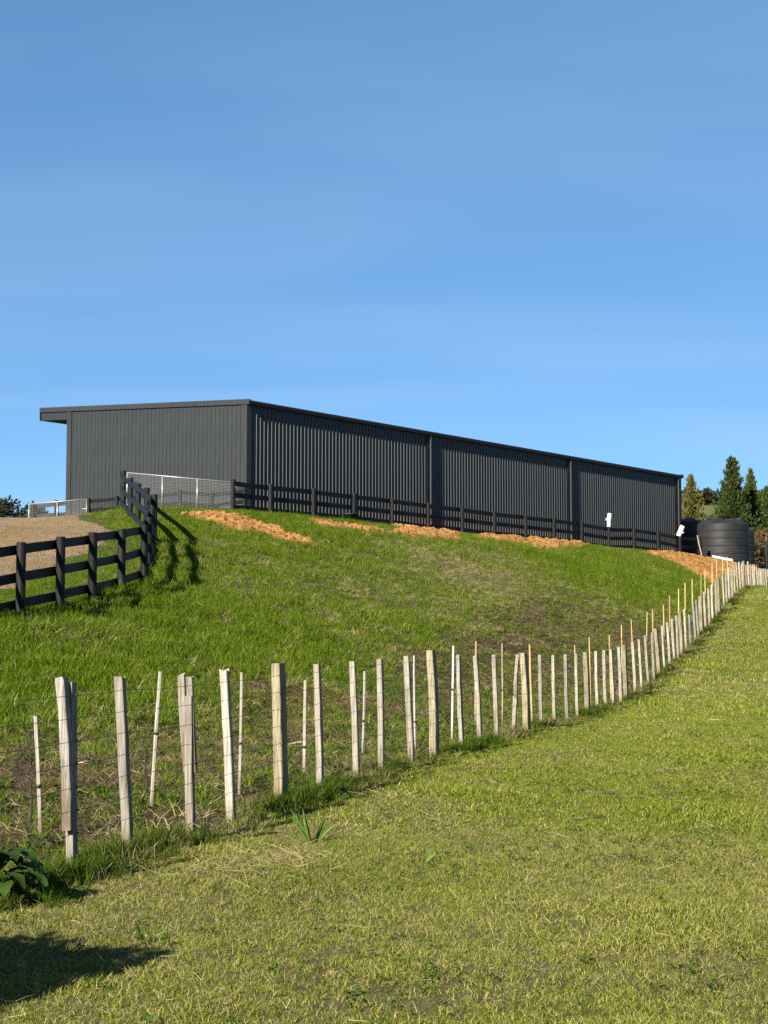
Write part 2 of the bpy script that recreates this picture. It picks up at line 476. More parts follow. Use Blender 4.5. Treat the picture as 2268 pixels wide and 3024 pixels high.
# ------------------------------------------------------------------ where the different covers lie
def drive_x(Y):
    P = sorted([(d[2], (d[0]-W_PX/2)/F*d[2]) for d in DRIVE])
    return np.interp(Y, [p[0] for p in P], [p[1] for p in P])
def px_poly(pts): return [(p.x, p.y) for p in (ground_at(u, v) for u, v in pts)]
gravel_poly = px_poly([(268, 1534), (300, 1545), (338, 1556), (346, 1575), (339, 1601), (318, 1622), (290, 1638), (230, 1652), (190, 1668), (166, 1700), (80, 1736), (0, 1757), (-90, 1790)])
gravel_poly += [(-9.5, 22), (-16, 22), (-17, 32), (-20, 45), (-24, 55), (-24, 66), (-17, 68), (-13.2, 64.0), (-11.2, 60.0)]
SOIL = [
    ("strip of loose orange clay spread down the slope below the mesh gate", 0.05,
     [(515, 1521), (560, 1516), (640, 1517), (700, 1523), (745, 1537), (800, 1556), (870, 1580), (940, 1606), (960, 1622), (905, 1613), (830, 1592), (770, 1577), (690, 1565), (620, 1545), (560, 1530)]),
    ("patch of crumbled orange clay in the grass below the black feed tub", 0.05,
     [(905, 1537), (960, 1540), (1010, 1550), (1060, 1556), (1130, 1566), (1150, 1574), (1110, 1578), (1040, 1572), (985, 1562), (920, 1550)]),
    ("long bank of orange clay clods along the rail fence right of the tub", 0.09,
     [(1130, 1551), (1200, 1559), (1280, 1566), (1370, 1574), (1368, 1600), (1300, 1597), (1230, 1588), (1160, 1576)]),
    ("thin spill of orange clay beside the white offcut under the middle of the rail fence", 0.06,
     [(1385, 1577), (1430, 1582), (1490, 1590), (1560, 1597), (1555, 1604), (1500, 1603), (1440, 1599), (1395, 1592)]),
    ("ridge of orange clay clods at the rail fence below the standing white pipe", 0.14,
     [(1545, 1597), (1600, 1599), (1680, 1601), (1745, 1609), (1765, 1615), (1745, 1619), (1660, 1624), (1580, 1616)]),
    ("big orange clay heap spilling from the rail fence corner down past the water tanks", 0.09,
     [(1885, 1626), (1930, 1630), (2000, 1638), (2060, 1643), (2120, 1646), (2165, 1652), (2170, 1680), (2150, 1710), (2138, 1760), (2115, 1778), (2090, 1745), (2060, 1708), (2020, 1678), (1960, 1652), (1900, 1636)]),
]
soil_polys = [px_poly(p[2]) for p in SOIL]
soil_polys[-1] = soil_polys[-1][:3] + [(15.4, 80.6), (16.3, 82.0), (17.4, 82.5), (18.6, 82.2), (18.9, 79.0)] + soil_polys[-1][7:]
dry_blobs = [(ground_at(u, v), rx, ry, s) for u, v, rx, ry, s in
             ((1380, 1690, 2.6, 4.5, 1.0), (1290, 1650, 1.8, 2.5, .8), (1180, 1745, 1.6, 3.0, .55), (1040, 1740, 1.2, 2.0, .6), (1450, 1730, 2.0, 3.0, .75), (1480, 1650, 1.8, 3, .6), (1560, 1610, 2, 2, .6),
              (620, 1600, 1.6, 1.2, .4), (1780, 1790, 1.0, 1.5, .5), (1100, 1650, 1.6, 2.0, .45), (1000, 1750, 3.0, 6.0, .30), (1300, 1800, 3.5, 6.0, .38), (1600, 1780, 3.0, 5.0, .22), (760, 1640, 2.0, 3.0, .25))]
def dry_mask(x, y):
    m = np.zeros(np.shape(x))
    for p, rx, ry, s in dry_blobs:
        m = np.maximum(m, s*np.exp(-((x-p.x)/rx)**2-((y-p.y)/ry)**2))
    return np.clip(m + .55*(fbm(x/1.1, y/1.1, 31)-.5)*(m > .05), 0, 1)
def strip_mask(x, y):
    """weedy planting strip behind the pale fence"""
    d = (fence_x(y)-x)*0.958
    wdt = 3.0 + 2.0*fbm(x/2.5, y/2.5, 41) + .03*y
    return sstep(-.2, .5, d)*(1-sstep(wdt-1.2, wdt+.5, d))*(1-sstep(44, 56, y))
def soil_sd(x, y):
    d = np.full(np.shape(x), -99.0)
    for P in soil_polys: d = np.maximum(d, poly_sd(x, y, P))
    return d
def gravel_sd(x, y): return poly_sd(x, y, gravel_poly) + .8*(fbm(x/1.6, y/1.6, 51)-.5)

def paddock_dry(x, y):
    """straw-coloured patches on the mown paddock, and a mown band of hay along the fence"""
    d = (x-fence_x(y))*0.958
    m = sstep(.47, .66, fbm(x/1.9, y/2.6, 61))*.55 + sstep(.5, .7, fbm(x/.5, y/.6, 65))*.25
    g = sstep(0, .6, d)*(1-sstep(.9, 1.7, d))*(1-sstep(14, 17, y))*sstep(.30, .55, fbm(x/.8, y/.8, 67))
    return np.clip(np.maximum(m, g*.95), 0, 1)

# ------------------------------------------------------------------ ground: one sheet to the horizon
def graded(segs):
    out = []
    for a, b, s in segs: out += list(np.arange(a, b, s))
    return np.array(out + [segs[-1][1]])
tx = graded([(-1600, -400, 150), (-400, -100, 25), (-100, -30, 3.5), (-30, -16, .7), (-16, 20, .25), (20, 34, .7), (34, 100, 3.3), (100, 420, 8), (420, 1600, 100)])
ty = graded([(-1200, -200, 125), (-200, -20, 15), (-20, 4, 1.5), (4, 82, .25), (82, 110, 1.0), (110, 250, 5), (250, 700, 8), (700, 1900, 120)])
xx, yy = np.meshgrid(tx, ty)
zz = H(xx, yy)
verts = np.stack([xx.ravel(), yy.ravel(), zz.ravel()], 1)
nx, ny = len(tx), len(ty)
idx = np.arange(nx*ny).reshape(ny, nx)
quads = np.stack([idx[:-1, :-1].ravel(), idx[:-1, 1:].ravel(), idx[1:, 1:].ravel(), idx[1:, :-1].ravel()], 1)
gm = bpy.data.meshes.new("ground")
gm.vertices.add(len(verts)); gm.vertices.foreach_set("co", verts.ravel())
gm.loops.add(quads.size); gm.loops.foreach_set("vertex_index", quads.ravel())
gm.polygons.add(len(quads)); gm.polygons.foreach_set("loop_start", np.arange(0, quads.size, 4)); gm.polygons.foreach_set("loop_total", np.full(len(quads), 4))
gm.update(); gm.validate()
gm.polygons.foreach_set("use_smooth", np.ones(len(quads), bool))
X, Y = verts[:, 0], verts[:, 1]
def lerp(a, b, t): return a*(1-t[:, None]) + np.array(b)*t[:, None]
c = np.tile(np.array([0.060, 0.085, 0.018]), (len(X), 1))                       # hill: soil under lush grass
pd = sstep(-.1, .5, (X-fence_x(Y))*.958)
c = lerp(c, (0.115, 0.115, 0.040), pd)
c = lerp(c, (0.15, 0.125, 0.055), pd*paddock_dry(X, Y)*.6)
c = lerp(c, (0.17, 0.15, 0.065), .7*dry_mask(X, Y)*(1-pd))
c = lerp(c, (0.085, 0.055, 0.032), strip_mask(X, Y)*.95)
for p_, rx, ry, s_ in [(ground_at(u, v), a_, b_, q_) for u, v, a_, b_, q_ in ((840, 2075, .7, 1.2, .8), (960, 2085, .5, .8, .7), (1000, 2060, .6, 1.0, .5))]:
    c = lerp(c, (0.23, 0.12, 0.05), s_*np.exp(-((X-p_.x)/rx)**2-((Y-p_.y)/ry)**2))
# far country: pasture and dark bush
far = sstep(110, 170, Y)
def bush_cover(X, Y):
    w = .55*sstep(.50, .62, fbm(X/60, Y/45, 71))*sstep(200, 300, Y)
    w = w*(1-.97*np.exp(-((X-112)/38)**2-((Y-470)/45)**2))
    return np.maximum(w, sstep(505, 530, Y + 30*(vnoise(X/40, Y/40, 73)-.5)))
wood = bush_cover(X, Y)
c = lerp(c, (0.150, 0.145, 0.062), far)  # pasture colour paled to paint in distance haze
c = lerp(c, (0.040, 0.042, 0.022), far*wood)
c = c*ALB
ca = gm.color_attributes.new("cover", 'FLOAT_COLOR', 'POINT')
ca.data.foreach_set("color", np.concatenate([c, np.ones((len(c), 1))], 1).ravel())
t = NT('ground')
a = t.attr('cover'); p = t.world_pos()
n1 = t.noise(p, 0.6, 5); n2 = t.noise(p, 9.0, 6, 0.65); n3 = t.noise(p, 60, 3)
v = t.ramp(n1, [(0.3, 0.75), (0.7, 1.22)]); v2 = t.ramp(n2, [(0.25, 0.55), (0.75, 1.4)])
cc = t.mix(1.0, t.mix(1.0, a.outputs['Color'], v, 'MULTIPLY'), v2, 'MULTIPLY')
t.bump(t.math('ADD', n2, t.math('MULTIPLY', n3, 0.4)), 0.8, 0.05)
M['ground'] = t.done(cc, 0.95, 0.1)
gm.materials.append(M['ground'])
ground = bpy.data.objects.new("ground", gm); C.objects.link(ground)
tag(ground, kind='structure')

def patch(name, poly, res, mat, height, edge=.5, ragged=.6, seed=1, clod=1.0):
    """loose material lying on the ground inside a plan outline; its rim sinks into the soil"""
    P = np.array(poly); x0, y0 = P.min(0)-.6; x1, y1 = P.max(0)+.6
    ax, ay = np.arange(x0, x1, res), np.arange(y0, y1, res)
    xx, yy = np.meshgrid(ax, ay)
    sd = poly_sd(xx, yy, P) + ragged*(fbm(xx/.7, yy/.7, seed, 3)-.5)
    body = sstep(-.12, edge, sd)
    lump = np.abs(fbm(xx/.30, yy/.30, seed+3, 3)-.5)*2
    lump2 = np.maximum(0, vnoise(xx/.16, yy/.16, seed+9)-.45)
    big = fbm(xx/1.3, yy/1.3, seed+5, 2)
    zz = H(xx, yy) - .05 + body*(.055 + height*(.45+.9*big) + clod*(.16*(.5-lump) + .20*lump2))
    xj = xx + res*.35*(vnoise(xx*31, yy*17, seed)-.5); yj = yy + res*.35*(vnoise(xx*13, yy*29, seed+2)-.5)
    ny, nx = xx.shape
    idx = np.arange(nx*ny).reshape(ny, nx)
    keep = (sd[:-1, :-1] > -.16) & (sd[1:, 1:] > -.16)
    q = np.stack([idx[:-1, :-1][keep], idx[:-1, 1:][keep], idx[1:, 1:][keep], idx[1:, :-1][keep]], 1)
    used = np.unique(q); remap = np.full(nx*ny, -1); remap[used] = np.arange(len(used))
    V = np.stack([xj.ravel()[used], yj.ravel()[used], zz.ravel()[used]], 1)
    m = bpy.data.meshes.new(name); m.from_pydata(V.tolist(), [], remap[q].tolist()); m.materials.append(mat)
    o = bpy.data.objects.new(name, m); C.objects.link(o); return o
t = NT('orange_clay'); p = t.world_pos()
n1 = t.noise(p, 1.6, 5); n2 = t.noise(p, 14, 6, .65); n3 = t.noise(p, 4.5, 4)
base = t.ramp(n1, [(.3, col(.25, .112, .032)), (.55, col(.36, .185, .06)), (.75, col(.46, .285, .11))])
cc = t.mix(1.0, base, t.ramp(n2, [(.25, .55), (.75, 1.35)]), 'MULTIPLY')
cc = t.mix(t.ramp(n3, [(.6, 0.0), (.75, .5)]), cc, col(.19, .085, .03))
t.bump(n2, .8, .04)
M['clay'] = t.done(cc, .95, .1)
for i, ((lab, hgt, _), P) in enumerate(zip(SOIL, soil_polys)):
    o = patch("clay_heap", P, .07, M['clay'], hgt*.62, .8 if i == 5 else .45, .7 if i == 5 else 1.0, 100+i*17, 1.0)
    tag(o, lab, "soil", None, "stuff")
t = NT('gravel'); p = t.world_pos()
vo = t.n.new('ShaderNodeTexVoronoi'); vo.inputs['Scale'].default_value = 26; t.l.new(p, vo.inputs['Vector'])
n1 = t.noise(p, .45, 5, .6); n2 = t.noise(p, 7, 5)
st = t.ramp(t.n.new('ShaderNodeSeparateColor').outputs[0], [(0, 0.5), (1, 0.5)])
sepc = t.n.new('ShaderNodeSeparateColor'); t.l.new(vo.outputs['Color'], sepc.inputs[0])
stone = t.ramp(sepc.outputs[0], [(.0, col(.20, .155, .10)), (.5, col(.34, .28, .19)), (1, col(.48, .43, .34))])
earth = t.ramp(n2, [(.3, col(.20, .125, .058)), (.7, col(.35, .24, .125))])
cc = t.mix(t.ramp(n1, [(.40, .05), (.66, .5)]), earth, stone)
t.bump(t.math('ADD', vo.outputs['Distance'], n2), .9, .05)
M['gravel'] = t.done(cc, .95, .1)
o = patch("gravel_driveway", gravel_poly, .16, M['gravel'], .02, .6, .8, 51, .22)
tag(o, kind='structure')

# ------------------------------------------------------------------ shed
CORNER = pt(727, 1516, 57.4); FLOOR = h1(CORNER.x, CORNER.y) - .06
L_S, W_S, OV = 33.1, 9.45, 1.60
EAVE = EYE + 8.50 - FLOOR                      # wall top on the low side, above the floor
SLOPE = 0.66/11.07
shed = empty("farm_shed", (CORNER.x, CORNER.y, FLOOR), math.atan2(E1.y, E1.x), "long charcoal ribbed-steel farm shed with a single-pitch roof on the hilltop", "shed")
# local frame: x along the long wall, y to the left along the gable, z up
PITCH_R, RIB_W, RIB_T, RIB_H = 0.2032, 0.052, 0.026, 0.023
def sheet_mesh(name, n_rib, zb, ztop, depth=RIB_H):
    """ribbed wall sheet, along +x, ribs towards -y; ztop(x) gives the upper edge"""
    xs = [0.0]; ys = [0.0]
    for i in range(n_rib):
        a = i*PITCH_R + PITCH_R/2
        xs += [a-RIB_W/2, a-RIB_T/2, a+RIB_T/2, a+RIB_W/2]; ys += [0, -depth, -depth, 0]
    xs.append(n_rib*PITCH_R); ys.append(0.0)
    mb = MB(); k = len(xs)
    v = [(x, y, zb if not callable(zb) else zb(x)) for x, y in zip(xs, ys)] + [(x, y, ztop(x)) for x, y in zip(xs, ys)]
    mb.add(v, [(i, i+1, k+i+1, k+i) for i in range(k-1)])
    m = mb.mesh(name); m.materials.append(M['cladding']); return m
RPS = 4
n_long = int(round((L_S-.42)/(RPS*PITCH_R)))
sx = (L_S-.42)/(n_long*RPS*PITCH_R)
lm = sheet_mesh("cladding_sheet", RPS, -.35, lambda x: EAVE)
for i in range(n_long):                                   # long wall facing right
    shared("cladding_sheet", lm, shed, Matrix.Translation((.21+i*RPS*PITCH_R*sx, -.001*(i % 2), 0)) @ Matrix.Diagonal((sx, 1, 1, 1)))
n_gab = int(round((W_S-.42)/(RPS*PITCH_R))); sg = (W_S-.42)/(n_gab*RPS*PITCH_R)
RZ = lambda y: EAVE + .02 + SLOPE*y                        # underside of the roof at distance y from the low wall
def gable_frame(y0, x=0.0, flip=False):
    # maps sheet x -> +y of the shed, ribs -> -x
    m = Matrix(((0, 1, 0, x), (1, 0, 0, y0), (0, 0, 1, 0), (0, 0, 0, 1)))
    return m
for i in range(n_gab):
    y0 = .21 + i*RPS*PITCH_R*sg
    m = sheet_mesh("cladding_sheet", RPS, -.35, lambda x: RZ(y0 + x*sg))
    shared("cladding_sheet", m, shed, gable_frame(y0, -.001*(i % 2)) @ Matrix.Diagonal((sg, 1, 1, 1)))
    m2 = sheet_mesh("cladding_sheet", RPS, -.35, lambda x: RZ(y0 + x*sg), -RIB_H)
    shared("cladding_sheet", m2, shed, gable_frame(y0, L_S+.001*(i % 2)) @ Matrix.Diagonal((sg, 1, 1, 1)))
n_can = 2; sc_ = (OV-.02)/(n_can*RPS*PITCH_R)
for i in range(n_can):                                     # infill over the end of the canopy
    y0 = W_S + .02 + i*RPS*PITCH_R*sc_
    for xx0, dep in ((0.0, RIB_H), (L_S, -RIB_H)):
        m = sheet_mesh("cladding_sheet", RPS, lambda x: RZ(y0+x*sc_)-.40, lambda x: RZ(y0+x*sc_), dep)
        shared("cladding_sheet", m, shed, gable_frame(y0, xx0) @ Matrix.Diagonal((sc_, 1, 1, 1)))
mb = MB()                                                  # wall of the hidden high side
mb.box(.03, L_S-.03, W_S-.02, W_S, -.35, RZ(W_S)); mb.build("front_wall", M['cladding'], shed)
for (x, y, sxn, syn) in ((0, 0, -1, -1), (L_S, 0, 1, -1), (0, W_S, -1, 1), (L_S, W_S, 1, 1)):     # corner flashings: two folded legs
    mb = MB(); top = RZ(y) - .004; o = .036
    ax, ay = x + sxn*o, y + syn*o
    mb.box(min(ax, x - sxn*.22), max(ax, x - sxn*.22), min(ay, ay - syn*.006), max(ay, ay - syn*.006), -.35, top)
    mb.box(min(ax, ax - sxn*.006), max(ax, ax - sxn*.006), min(ay - syn*.006, y - syn*.22), max(ay - syn*.006, y - syn*.22), -.35, top)
    mb.build("corner_flashing", M['cladding'], shed)
# roof: ribbed sheets on a thin deck
mb = MB()
y0, y1 = -.10, W_S+OV+.02
mb.add([(-.05, y0, RZ(y0)+.01), (L_S+.05, y0, RZ(y0)+.01), (L_S+.05, y1, RZ(y1)+.01), (-.05, y1, RZ(y1)+.01),
        (-.05, y0, RZ(y0)+.055), (L_S+.05, y0, RZ(y0)+.055), (L_S+.05, y1, RZ(y1)+.055), (-.05, y1, RZ(y1)+.055)],
       [(0, 3, 2, 1), (4, 5, 6, 7), (0, 1, 5, 4), (2, 3, 7, 6), (0, 4, 7, 3), (1, 2, 6, 5)])
roof = mb.build("roof", M['flashing'], shed)
mb = MB()
for k in range(int(L_S/.8)):
    x = .3 + k*.8
    mb.beam((x, y0+.02, RZ(y0)+.07), (x, y1-.02, RZ(y1)+.07), (0, 0, 1), .05, .03)
mb.build("roof_rib", M['flashing'], roof)
for x0, x1 in ((-.062, -.050), (L_S+.050, L_S+.062)):      # barge flashings down both gables, with a turned lower lip
    mb = MB(); ya, yb = -.16, W_S+OV+.03
    def slab(za, zb, xa, xb):
        mb.add([(xa, ya, RZ(ya)+za), (xb, ya, RZ(ya)+za), (xb, yb, RZ(yb)+za), (xa, yb, RZ(yb)+za),
                (xa, ya, RZ(ya)+zb), (xb, ya, RZ(ya)+zb), (xb, yb, RZ(yb)+zb), (xa, yb, RZ(yb)+zb)],
               [(0, 3, 2, 1), (4, 5, 6, 7), (0, 1, 5, 4), (2, 3, 7, 6), (0, 4, 7, 3), (1, 2, 6, 5)])
    slab(-.075, .098, x0, x1)
    s = 1 if x0 < 0 else -1
    slab(.0985, .1045, min(x0, x1+s*.16), max(x1, x0+s*.16))
    slab(-.083, -.0755, min(x0-s*.008, x1), max(x0, x1-s*.0) if s > 0 else x1+.008)
    mb.build("barge_flashing", M['flashing'], shed)
mb = MB()                                                  # fascia of the canopy
yf = W_S+OV+.022
mb.box(-.045, L_S+.045, yf, yf+.012, RZ(yf)-.41, RZ(yf)+.06); mb.build("canopy_fascia", M['flashing'], shed)
mb = MB()
za, zb = RZ(W_S+.002)-.40, RZ(yf)-.40
mb.add([(.0, W_S+.002, za), (L_S, W_S+.002, za), (L_S, yf-.002, zb), (.0, yf-.002, zb), (.0, W_S+.002, za+.012), (L_S, W_S+.002, za+.012), (L_S, yf-.002, zb+.012), (.0, yf-.002, zb+.012)],
       [(0, 3, 2, 1), (4, 5, 6, 7), (0, 1, 5, 4), (2, 3, 7, 6), (0, 4, 7, 3), (1, 2, 6, 5)])
mb.build("canopy_soffit", M['soffit'], shed)
# gutter: folded profile with a stepped face along the low eave
mb = MB()
ge = RZ(0)
prof = [(-.038, ge-.085), (-.125, ge-.085), (-.135, ge-.02), (-.150, ge-.005), (-.150, ge+.055), (-.140, ge+.062), (-.132, ge+.055), (-.132, ge+.0), (-.118, ge-.012), (-.110, ge-.07), (-.045, ge-.07), (-.045, ge+.03), (-.038, ge+.03)]
k = len(prof)
mb.add([(x, y, z) for x in (-.055, L_S+.055) for y, z in prof], [(i, (i+1) % k, k+(i+1) % k, k+i) for i in range(k)] + [tuple(range(k))[::-1], tuple(range(k, 2*k))])
gut = mb.build("gutter", M['gutter'], shed)
mb = MB(); mb.box(-.058, -.053, -.152, -.036, ge-.087, ge+.064); mb.build("end_cap", M['gutter'], gut)
for xd in (11.03, 22.06, 32.72):                           # downpipes with brackets and a dark lap trim beside them
    mb = MB()
    mb.tube([(xd, -.085, ge-.08), (xd, -.085, -.3)], .046, 12)
    dp = mb.build("downpipe", M['gutter'], shed, smooth=False)
    for zb_ in (.55, EAVE*.48, EAVE*.86):
        mb = MB(); mb.box(xd-.06, xd+.06, -.133, -.034, zb_, zb_+.035); mb.build("bracket", M['flashing'], dp)
    mb = MB(); mb.box(xd-.22, xd-.12, -.036, -.030, -.3, EAVE-.02)
    mb.box(xd+.10, xd+.135, -.046, -.030, -.3, EAVE-.02); mb.build("lap_trim", M['gutter'], shed)
mb = MB(); mb.box(-.03, L_S+.03, -.03, W_S+.03, -.6, -.30); mb.build("floor_slab", plain('concrete', col(.35, .34, .32), .9), shed)

# ------------------------------------------------------------------ black post-and-rail fences
def round_post(p, z0, z1, r, parent, name="post", mat=None):
    n = 14; mb = MB()
    rr = [r*1.0, r*1.0, r*.985, r*.93]
    zs = [z0, (z0+z1)/2, z1-.012, z1]
    j = [random.uniform(.97, 1.03) for _ in range(n)]
    v = [(rr[i]*j[k]*math.cos(2*math.pi*k/n), rr[i]*j[k]*math.sin(2*math.pi*k/n), zs[i]-z0) for i in range(4) for k in range(n)]
    f = [(i*n+k, i*n+(k+1) % n, (i+1)*n+(k+1) % n, (i+1)*n+k) for i in range(3) for k in range(n)] + [tuple(range(3*n, 4*n)), tuple(range(n))[::-1]]
    mb.add(v, f)
    o = mb.build(name, mat or M['black_timber'], parent)
    o.location = (p[0]-parent.location.x, p[1]-parent.location.y, z0-parent.location.z)
    return o
def rail(a, b, h, th, parent, name="rail", sub=1):
    """sawn board between two points given in world space, gently warped, with UVs along the grain"""
    a, b = Vector(a), Vector(b); d = (b-a); L = d.length; d.normalize()
    side = d.cross(Vector((0, 0, 1))).normalized(); up = side.cross(d).normalized()
    seg = 4; v, f, uv = [], [], []
    w1, w2 = random.uniform(-.008, .008), random.uniform(-.01, .01)
    for i in range(seg+1):
        t_ = i/seg; off = side*(w1*math.sin(math.pi*t_)) + up*(w2*math.sin(math.pi*t_))
        for s_, u_ in ((-.5, -.5), (.5, -.5), (.5, .5), (-.5, .5)):
            v.append(a + d*(L*t_) + side*(s_*th) + up*(u_*h) + off - a)
    for i in range(seg):
        for k in range(4): f.append((i*4+k, i*4+(k+1) % 4, i*4+4+(k+1) % 4, i*4+4+k))
    f += [(3, 2, 1, 0), (seg*4, seg*4+1, seg*4+2, seg*4+3)]
    m = bpy.data.meshes.new(name); m.from_pydata([tuple(x) for x in v], [], f)
    uvl = m.uv_layers.new(name="UVMap"); o0 = random.uniform(0, 50)
    for lp in m.loops:
        co = m.vertices[lp.vertex_index].co
        uvl.data[lp.index].uv = (co.dot(d)+o0, co.dot(up)+co.dot(side)+o0)
    m.materials.append(M['black_rail'])
    o = bpy.data.objects.new(name, m); C.objects.link(o); o.parent = parent; o.location = a - parent.location
    return o
def rail_fence(posts, tops, r, label, side, drops, rh=.15, rt=.035, over=.0, ext=None):
    """posts: [(x, y)], tops: world z of post tops; side +1 puts the boards on the left of the walking direction"""
    root = empty("rail_fence", (posts[0][0], posts[0][1], h1(*posts[0])), 0, label, "fence")
    n = len(posts)
    dirs = []
    for i in range(n):
        a = Vector(posts[max(i-1, 0)]); b = Vector(posts[min(i+1, n-1)]); d = (b-a).normalized(); dirs.append(Vector((-d.y, d.x))*side)
    for i, (x, y) in enumerate(posts):
        round_post((x, y), h1(x, y)-.3, tops[i], r, root)
    for i in range(n-1):
        q0 = Vector(posts[i]) + dirs[i]*(r+rt/2-.004); q1 = Vector(posts[i+1]) + dirs[i+1]*(r+rt/2-.004)
        for dz in drops:
            j0, j1 = random.uniform(-.012, .012), random.uniform(-.012, .012)
            rail((q0.x, q0.y, tops[i]-dz+j0), (q1.x, q1.y, tops[i+1]-dz+j1), rh, rt, root)
    return root
dp = [(pt(u, v, Y).x, Y) for u, v, Y, g in DRIVE]; dt = [pt(u, v, Y).z for u, v, Y, g in DRIVE]
# walking from the gate towards the camera, the boards are on the drive side (right hand)
rail_fence(dp, dt, .083, "black timber rail fence curving down beside the gravel drive at left", -1, (.13, .60, 1.06), .16)
us = [688, 799, 926, 1046, 1158, 1265, 1365, 1460, 1552, 1636, 1718, 1798, 1872, 1943, 2008, 2067]
vs = [1415, 1429, 1442, 1456, 1470, 1484, 1496, 1509, 1519, 1529, 1541, 1555, 1557, 1568, 1582, 1585]
LP = [pt(u, v, rail_Y(u)) for u, v in zip(us, vs)]
rail_fence([(p.x, p.y) for p in LP], [p.z for p in LP], .080, "long black rail fence running in front of the shed's ribbed side wall", 1, (.13, .53, .93), .165)
# fence hugging the gable, seen through the big gate and right of the small gate
GF = [(262, 1470, 61.4), (345, 1464, 60.4), (430, 1457, 59.4), (532, 1446, 58.1), (625, 1452, 57.0), (722, 1440, 55.9)]
GP = [pt(u, v, Y) for u, v, Y in GF]
rail_fence([(p.x, p.y) for p in GP], [p.z for p in GP], .072, "low black rail fence close along the shed's gable wall behind both gates", 1, (.12, .48, .80), .13)
BF = [(98, 1485, 65.4), (167, 1478, 65.2), (206, 1474, 65.0)]
BP = [pt(u, v, Y) for u, v, Y in BF]
rail_fence([(p.x, p.y) for p in BP], [p.z for p in BP], .09, "black rail fence behind the small white mesh gate at the yard's far edge", 1, (.14, .56, .98), .15)

# ------------------------------------------------------------------ mesh gates
def mesh_gate(name, label, tl, tr, h, pitch, mull, fr=.021, wr=.0028):
    """tl, tr: upper corners of the frame in world space; h: height; mull: fractions of the uprights"""
    d = (tr-tl); L = d.length
    root = empty(name, (tl.x, tl.y, tl.z-h), 0, label, "gate")
    P = lambda s_, z_: tl + d*s_ + Vector((0, 0, -z_)) - root.location
    MB().tube([P(0, 0), P(1, 0)], fr, 10).build("top_rail", M['galvanised'], root, True)
    MB().tube([P(0, h), P(1, h)], fr, 10).build("bottom_rail", M['galvanised'], root, True)
    for s_ in mull:
        MB().tube([P(s_, -.0), P(s_, h)], fr*1.15, 10).build("upright", M['galvanised'], root, True)
    mb = MB()
    nv = int(L/pitch); nh = int(h/pitch)
    for i in range(1, nv): mb.beam(P(i/nv, .01), P(i/nv, h-.01), (0.3, 1, 0), wr*2, wr*2)
    for i in range(1, nh): mb.beam(P(.003, h*i/nh), P(.997, h*i/nh), (0, 0, 1), wr*2, wr*2)
    tag(mb.build("wire_mesh", M['mesh_wire'], root), kind="stuff")
    return root
gt = mesh_gate("mesh_gate", "wide galvanised mesh gate with two uprights in front of the shed gable", pt(376, 1396, 55.6), pt(685, 1424, 55.4), 1.095, .052, (0, .337, .67, 1), .021, .0017)
for z_ in (.15, .9):
    MB().box(-.06, .10, -.02, .02, -.02, .03).build("hinge", M['galvanised'], gt, loc=pt(688, 1424, 55.4)-gt.location-Vector((0, 0, z_)))
g2 = mesh_gate("mesh_gate", "small galvanised mesh gate standing at the crest of the gravel drive", pt(86, 1489, 61.8), pt(257, 1474, 61.6), .86, .062, (0, .49, 1), .024, .002)
mb = MB(); c0 = pt(264, 1488, 61.75)-g2.location
mb.lathe([(.028, 0), (.05, 0), (.05, .02), (.028, .02), (.028, 0)], 14)
o = mb.build("chain_ring", M['galvanised'], g2, loc=c0); o.rotation_euler = (math.pi/2, 0, 0)
MB().beam((0, 0, 0), (.01, 0, -.20), (0, 1, 0), .03, .02).build("chain", M['galvanised'], g2, loc=c0-Vector((0, 0, .05)))
MB().box(-.13, .06, -.02, .02, -.02, .02).build("latch", M['galvanised'], g2, loc=pt(252, 1502, 61.75)-g2.location)
MB().lathe([(0, .0), (.07, .0), (.075, .09), (.05, .13), (0, .13)], 12).build("latch_cap", M['rubber'], g2, loc=pt(266, 1514, 61.7)-g2.location)

# ------------------------------------------------------------------ sticks: battens, posts, stakes
def stick_mesh(name, vec, w, d, yaw, mat, segs=6, jit=.002, top='flat', round_n=0, taper=1.0):
    """timber from the origin along vec; w x d across, chamfered and slightly irregular"""
    mb = MB(); L = vec.length; z = vec.normalized()
    ax = Vector((math.cos(yaw), math.sin(yaw), 0)); ax = (ax - z*ax.dot(z)).normalized(); ay = z.cross(ax)
    if round_n:
        prof = [(math.cos(2*math.pi*k/round_n)*w/2, math.sin(2*math.pi*k/round_n)*d/2) for k in range(round_n)]
    else:
        c_ = min(w, d)*.09
        prof = [(-w/2+c_, -d/2), (w/2-c_, -d/2), (w/2, -d/2+c_), (w/2, d/2-c_), (w/2-c_, d/2), (-w/2+c_, d/2), (-w/2, d/2-c_), (-w/2, -d/2+c_)]
    n = len(prof); v = []
    bx, by = random.uniform(-1, 1)*jit*3, random.uniform(-1, 1)*jit*3
    for i in range(segs+1):
        t_ = i/segs; sc_ = 1 + (taper-1)*t_
        if i == segs and top == 'flat': sc_ *= .93
        bow = math.sin(math.pi*t_)
        tw = random.uniform(-1, 1)*jit*.5
        for (x, y) in prof:
            zz_ = L*t_
            if i == segs and top == 'slant': zz_ += (x/w)*w*.6
            if i == segs and top == 'ragged': zz_ += random.uniform(-.022, .012)
            v.append(ax*(x*sc_ + bx*bow + random.uniform(-1, 1)*jit*.5) + ay*(y*sc_ + by*bow + random.uniform(-1, 1)*jit*.5) + z*(zz_ + tw))
    f = [(i*n+k, i*n+(k+1) % n, (i+1)*n+(k+1) % n, (i+1)*n+k) for i in range(segs) for k in range(n)] + [tuple(range(n))[::-1], tuple(range(segs*n, segs*n+n))]
    mb.add(v, f); m = mb.mesh(name); m.materials.append(mat); return m
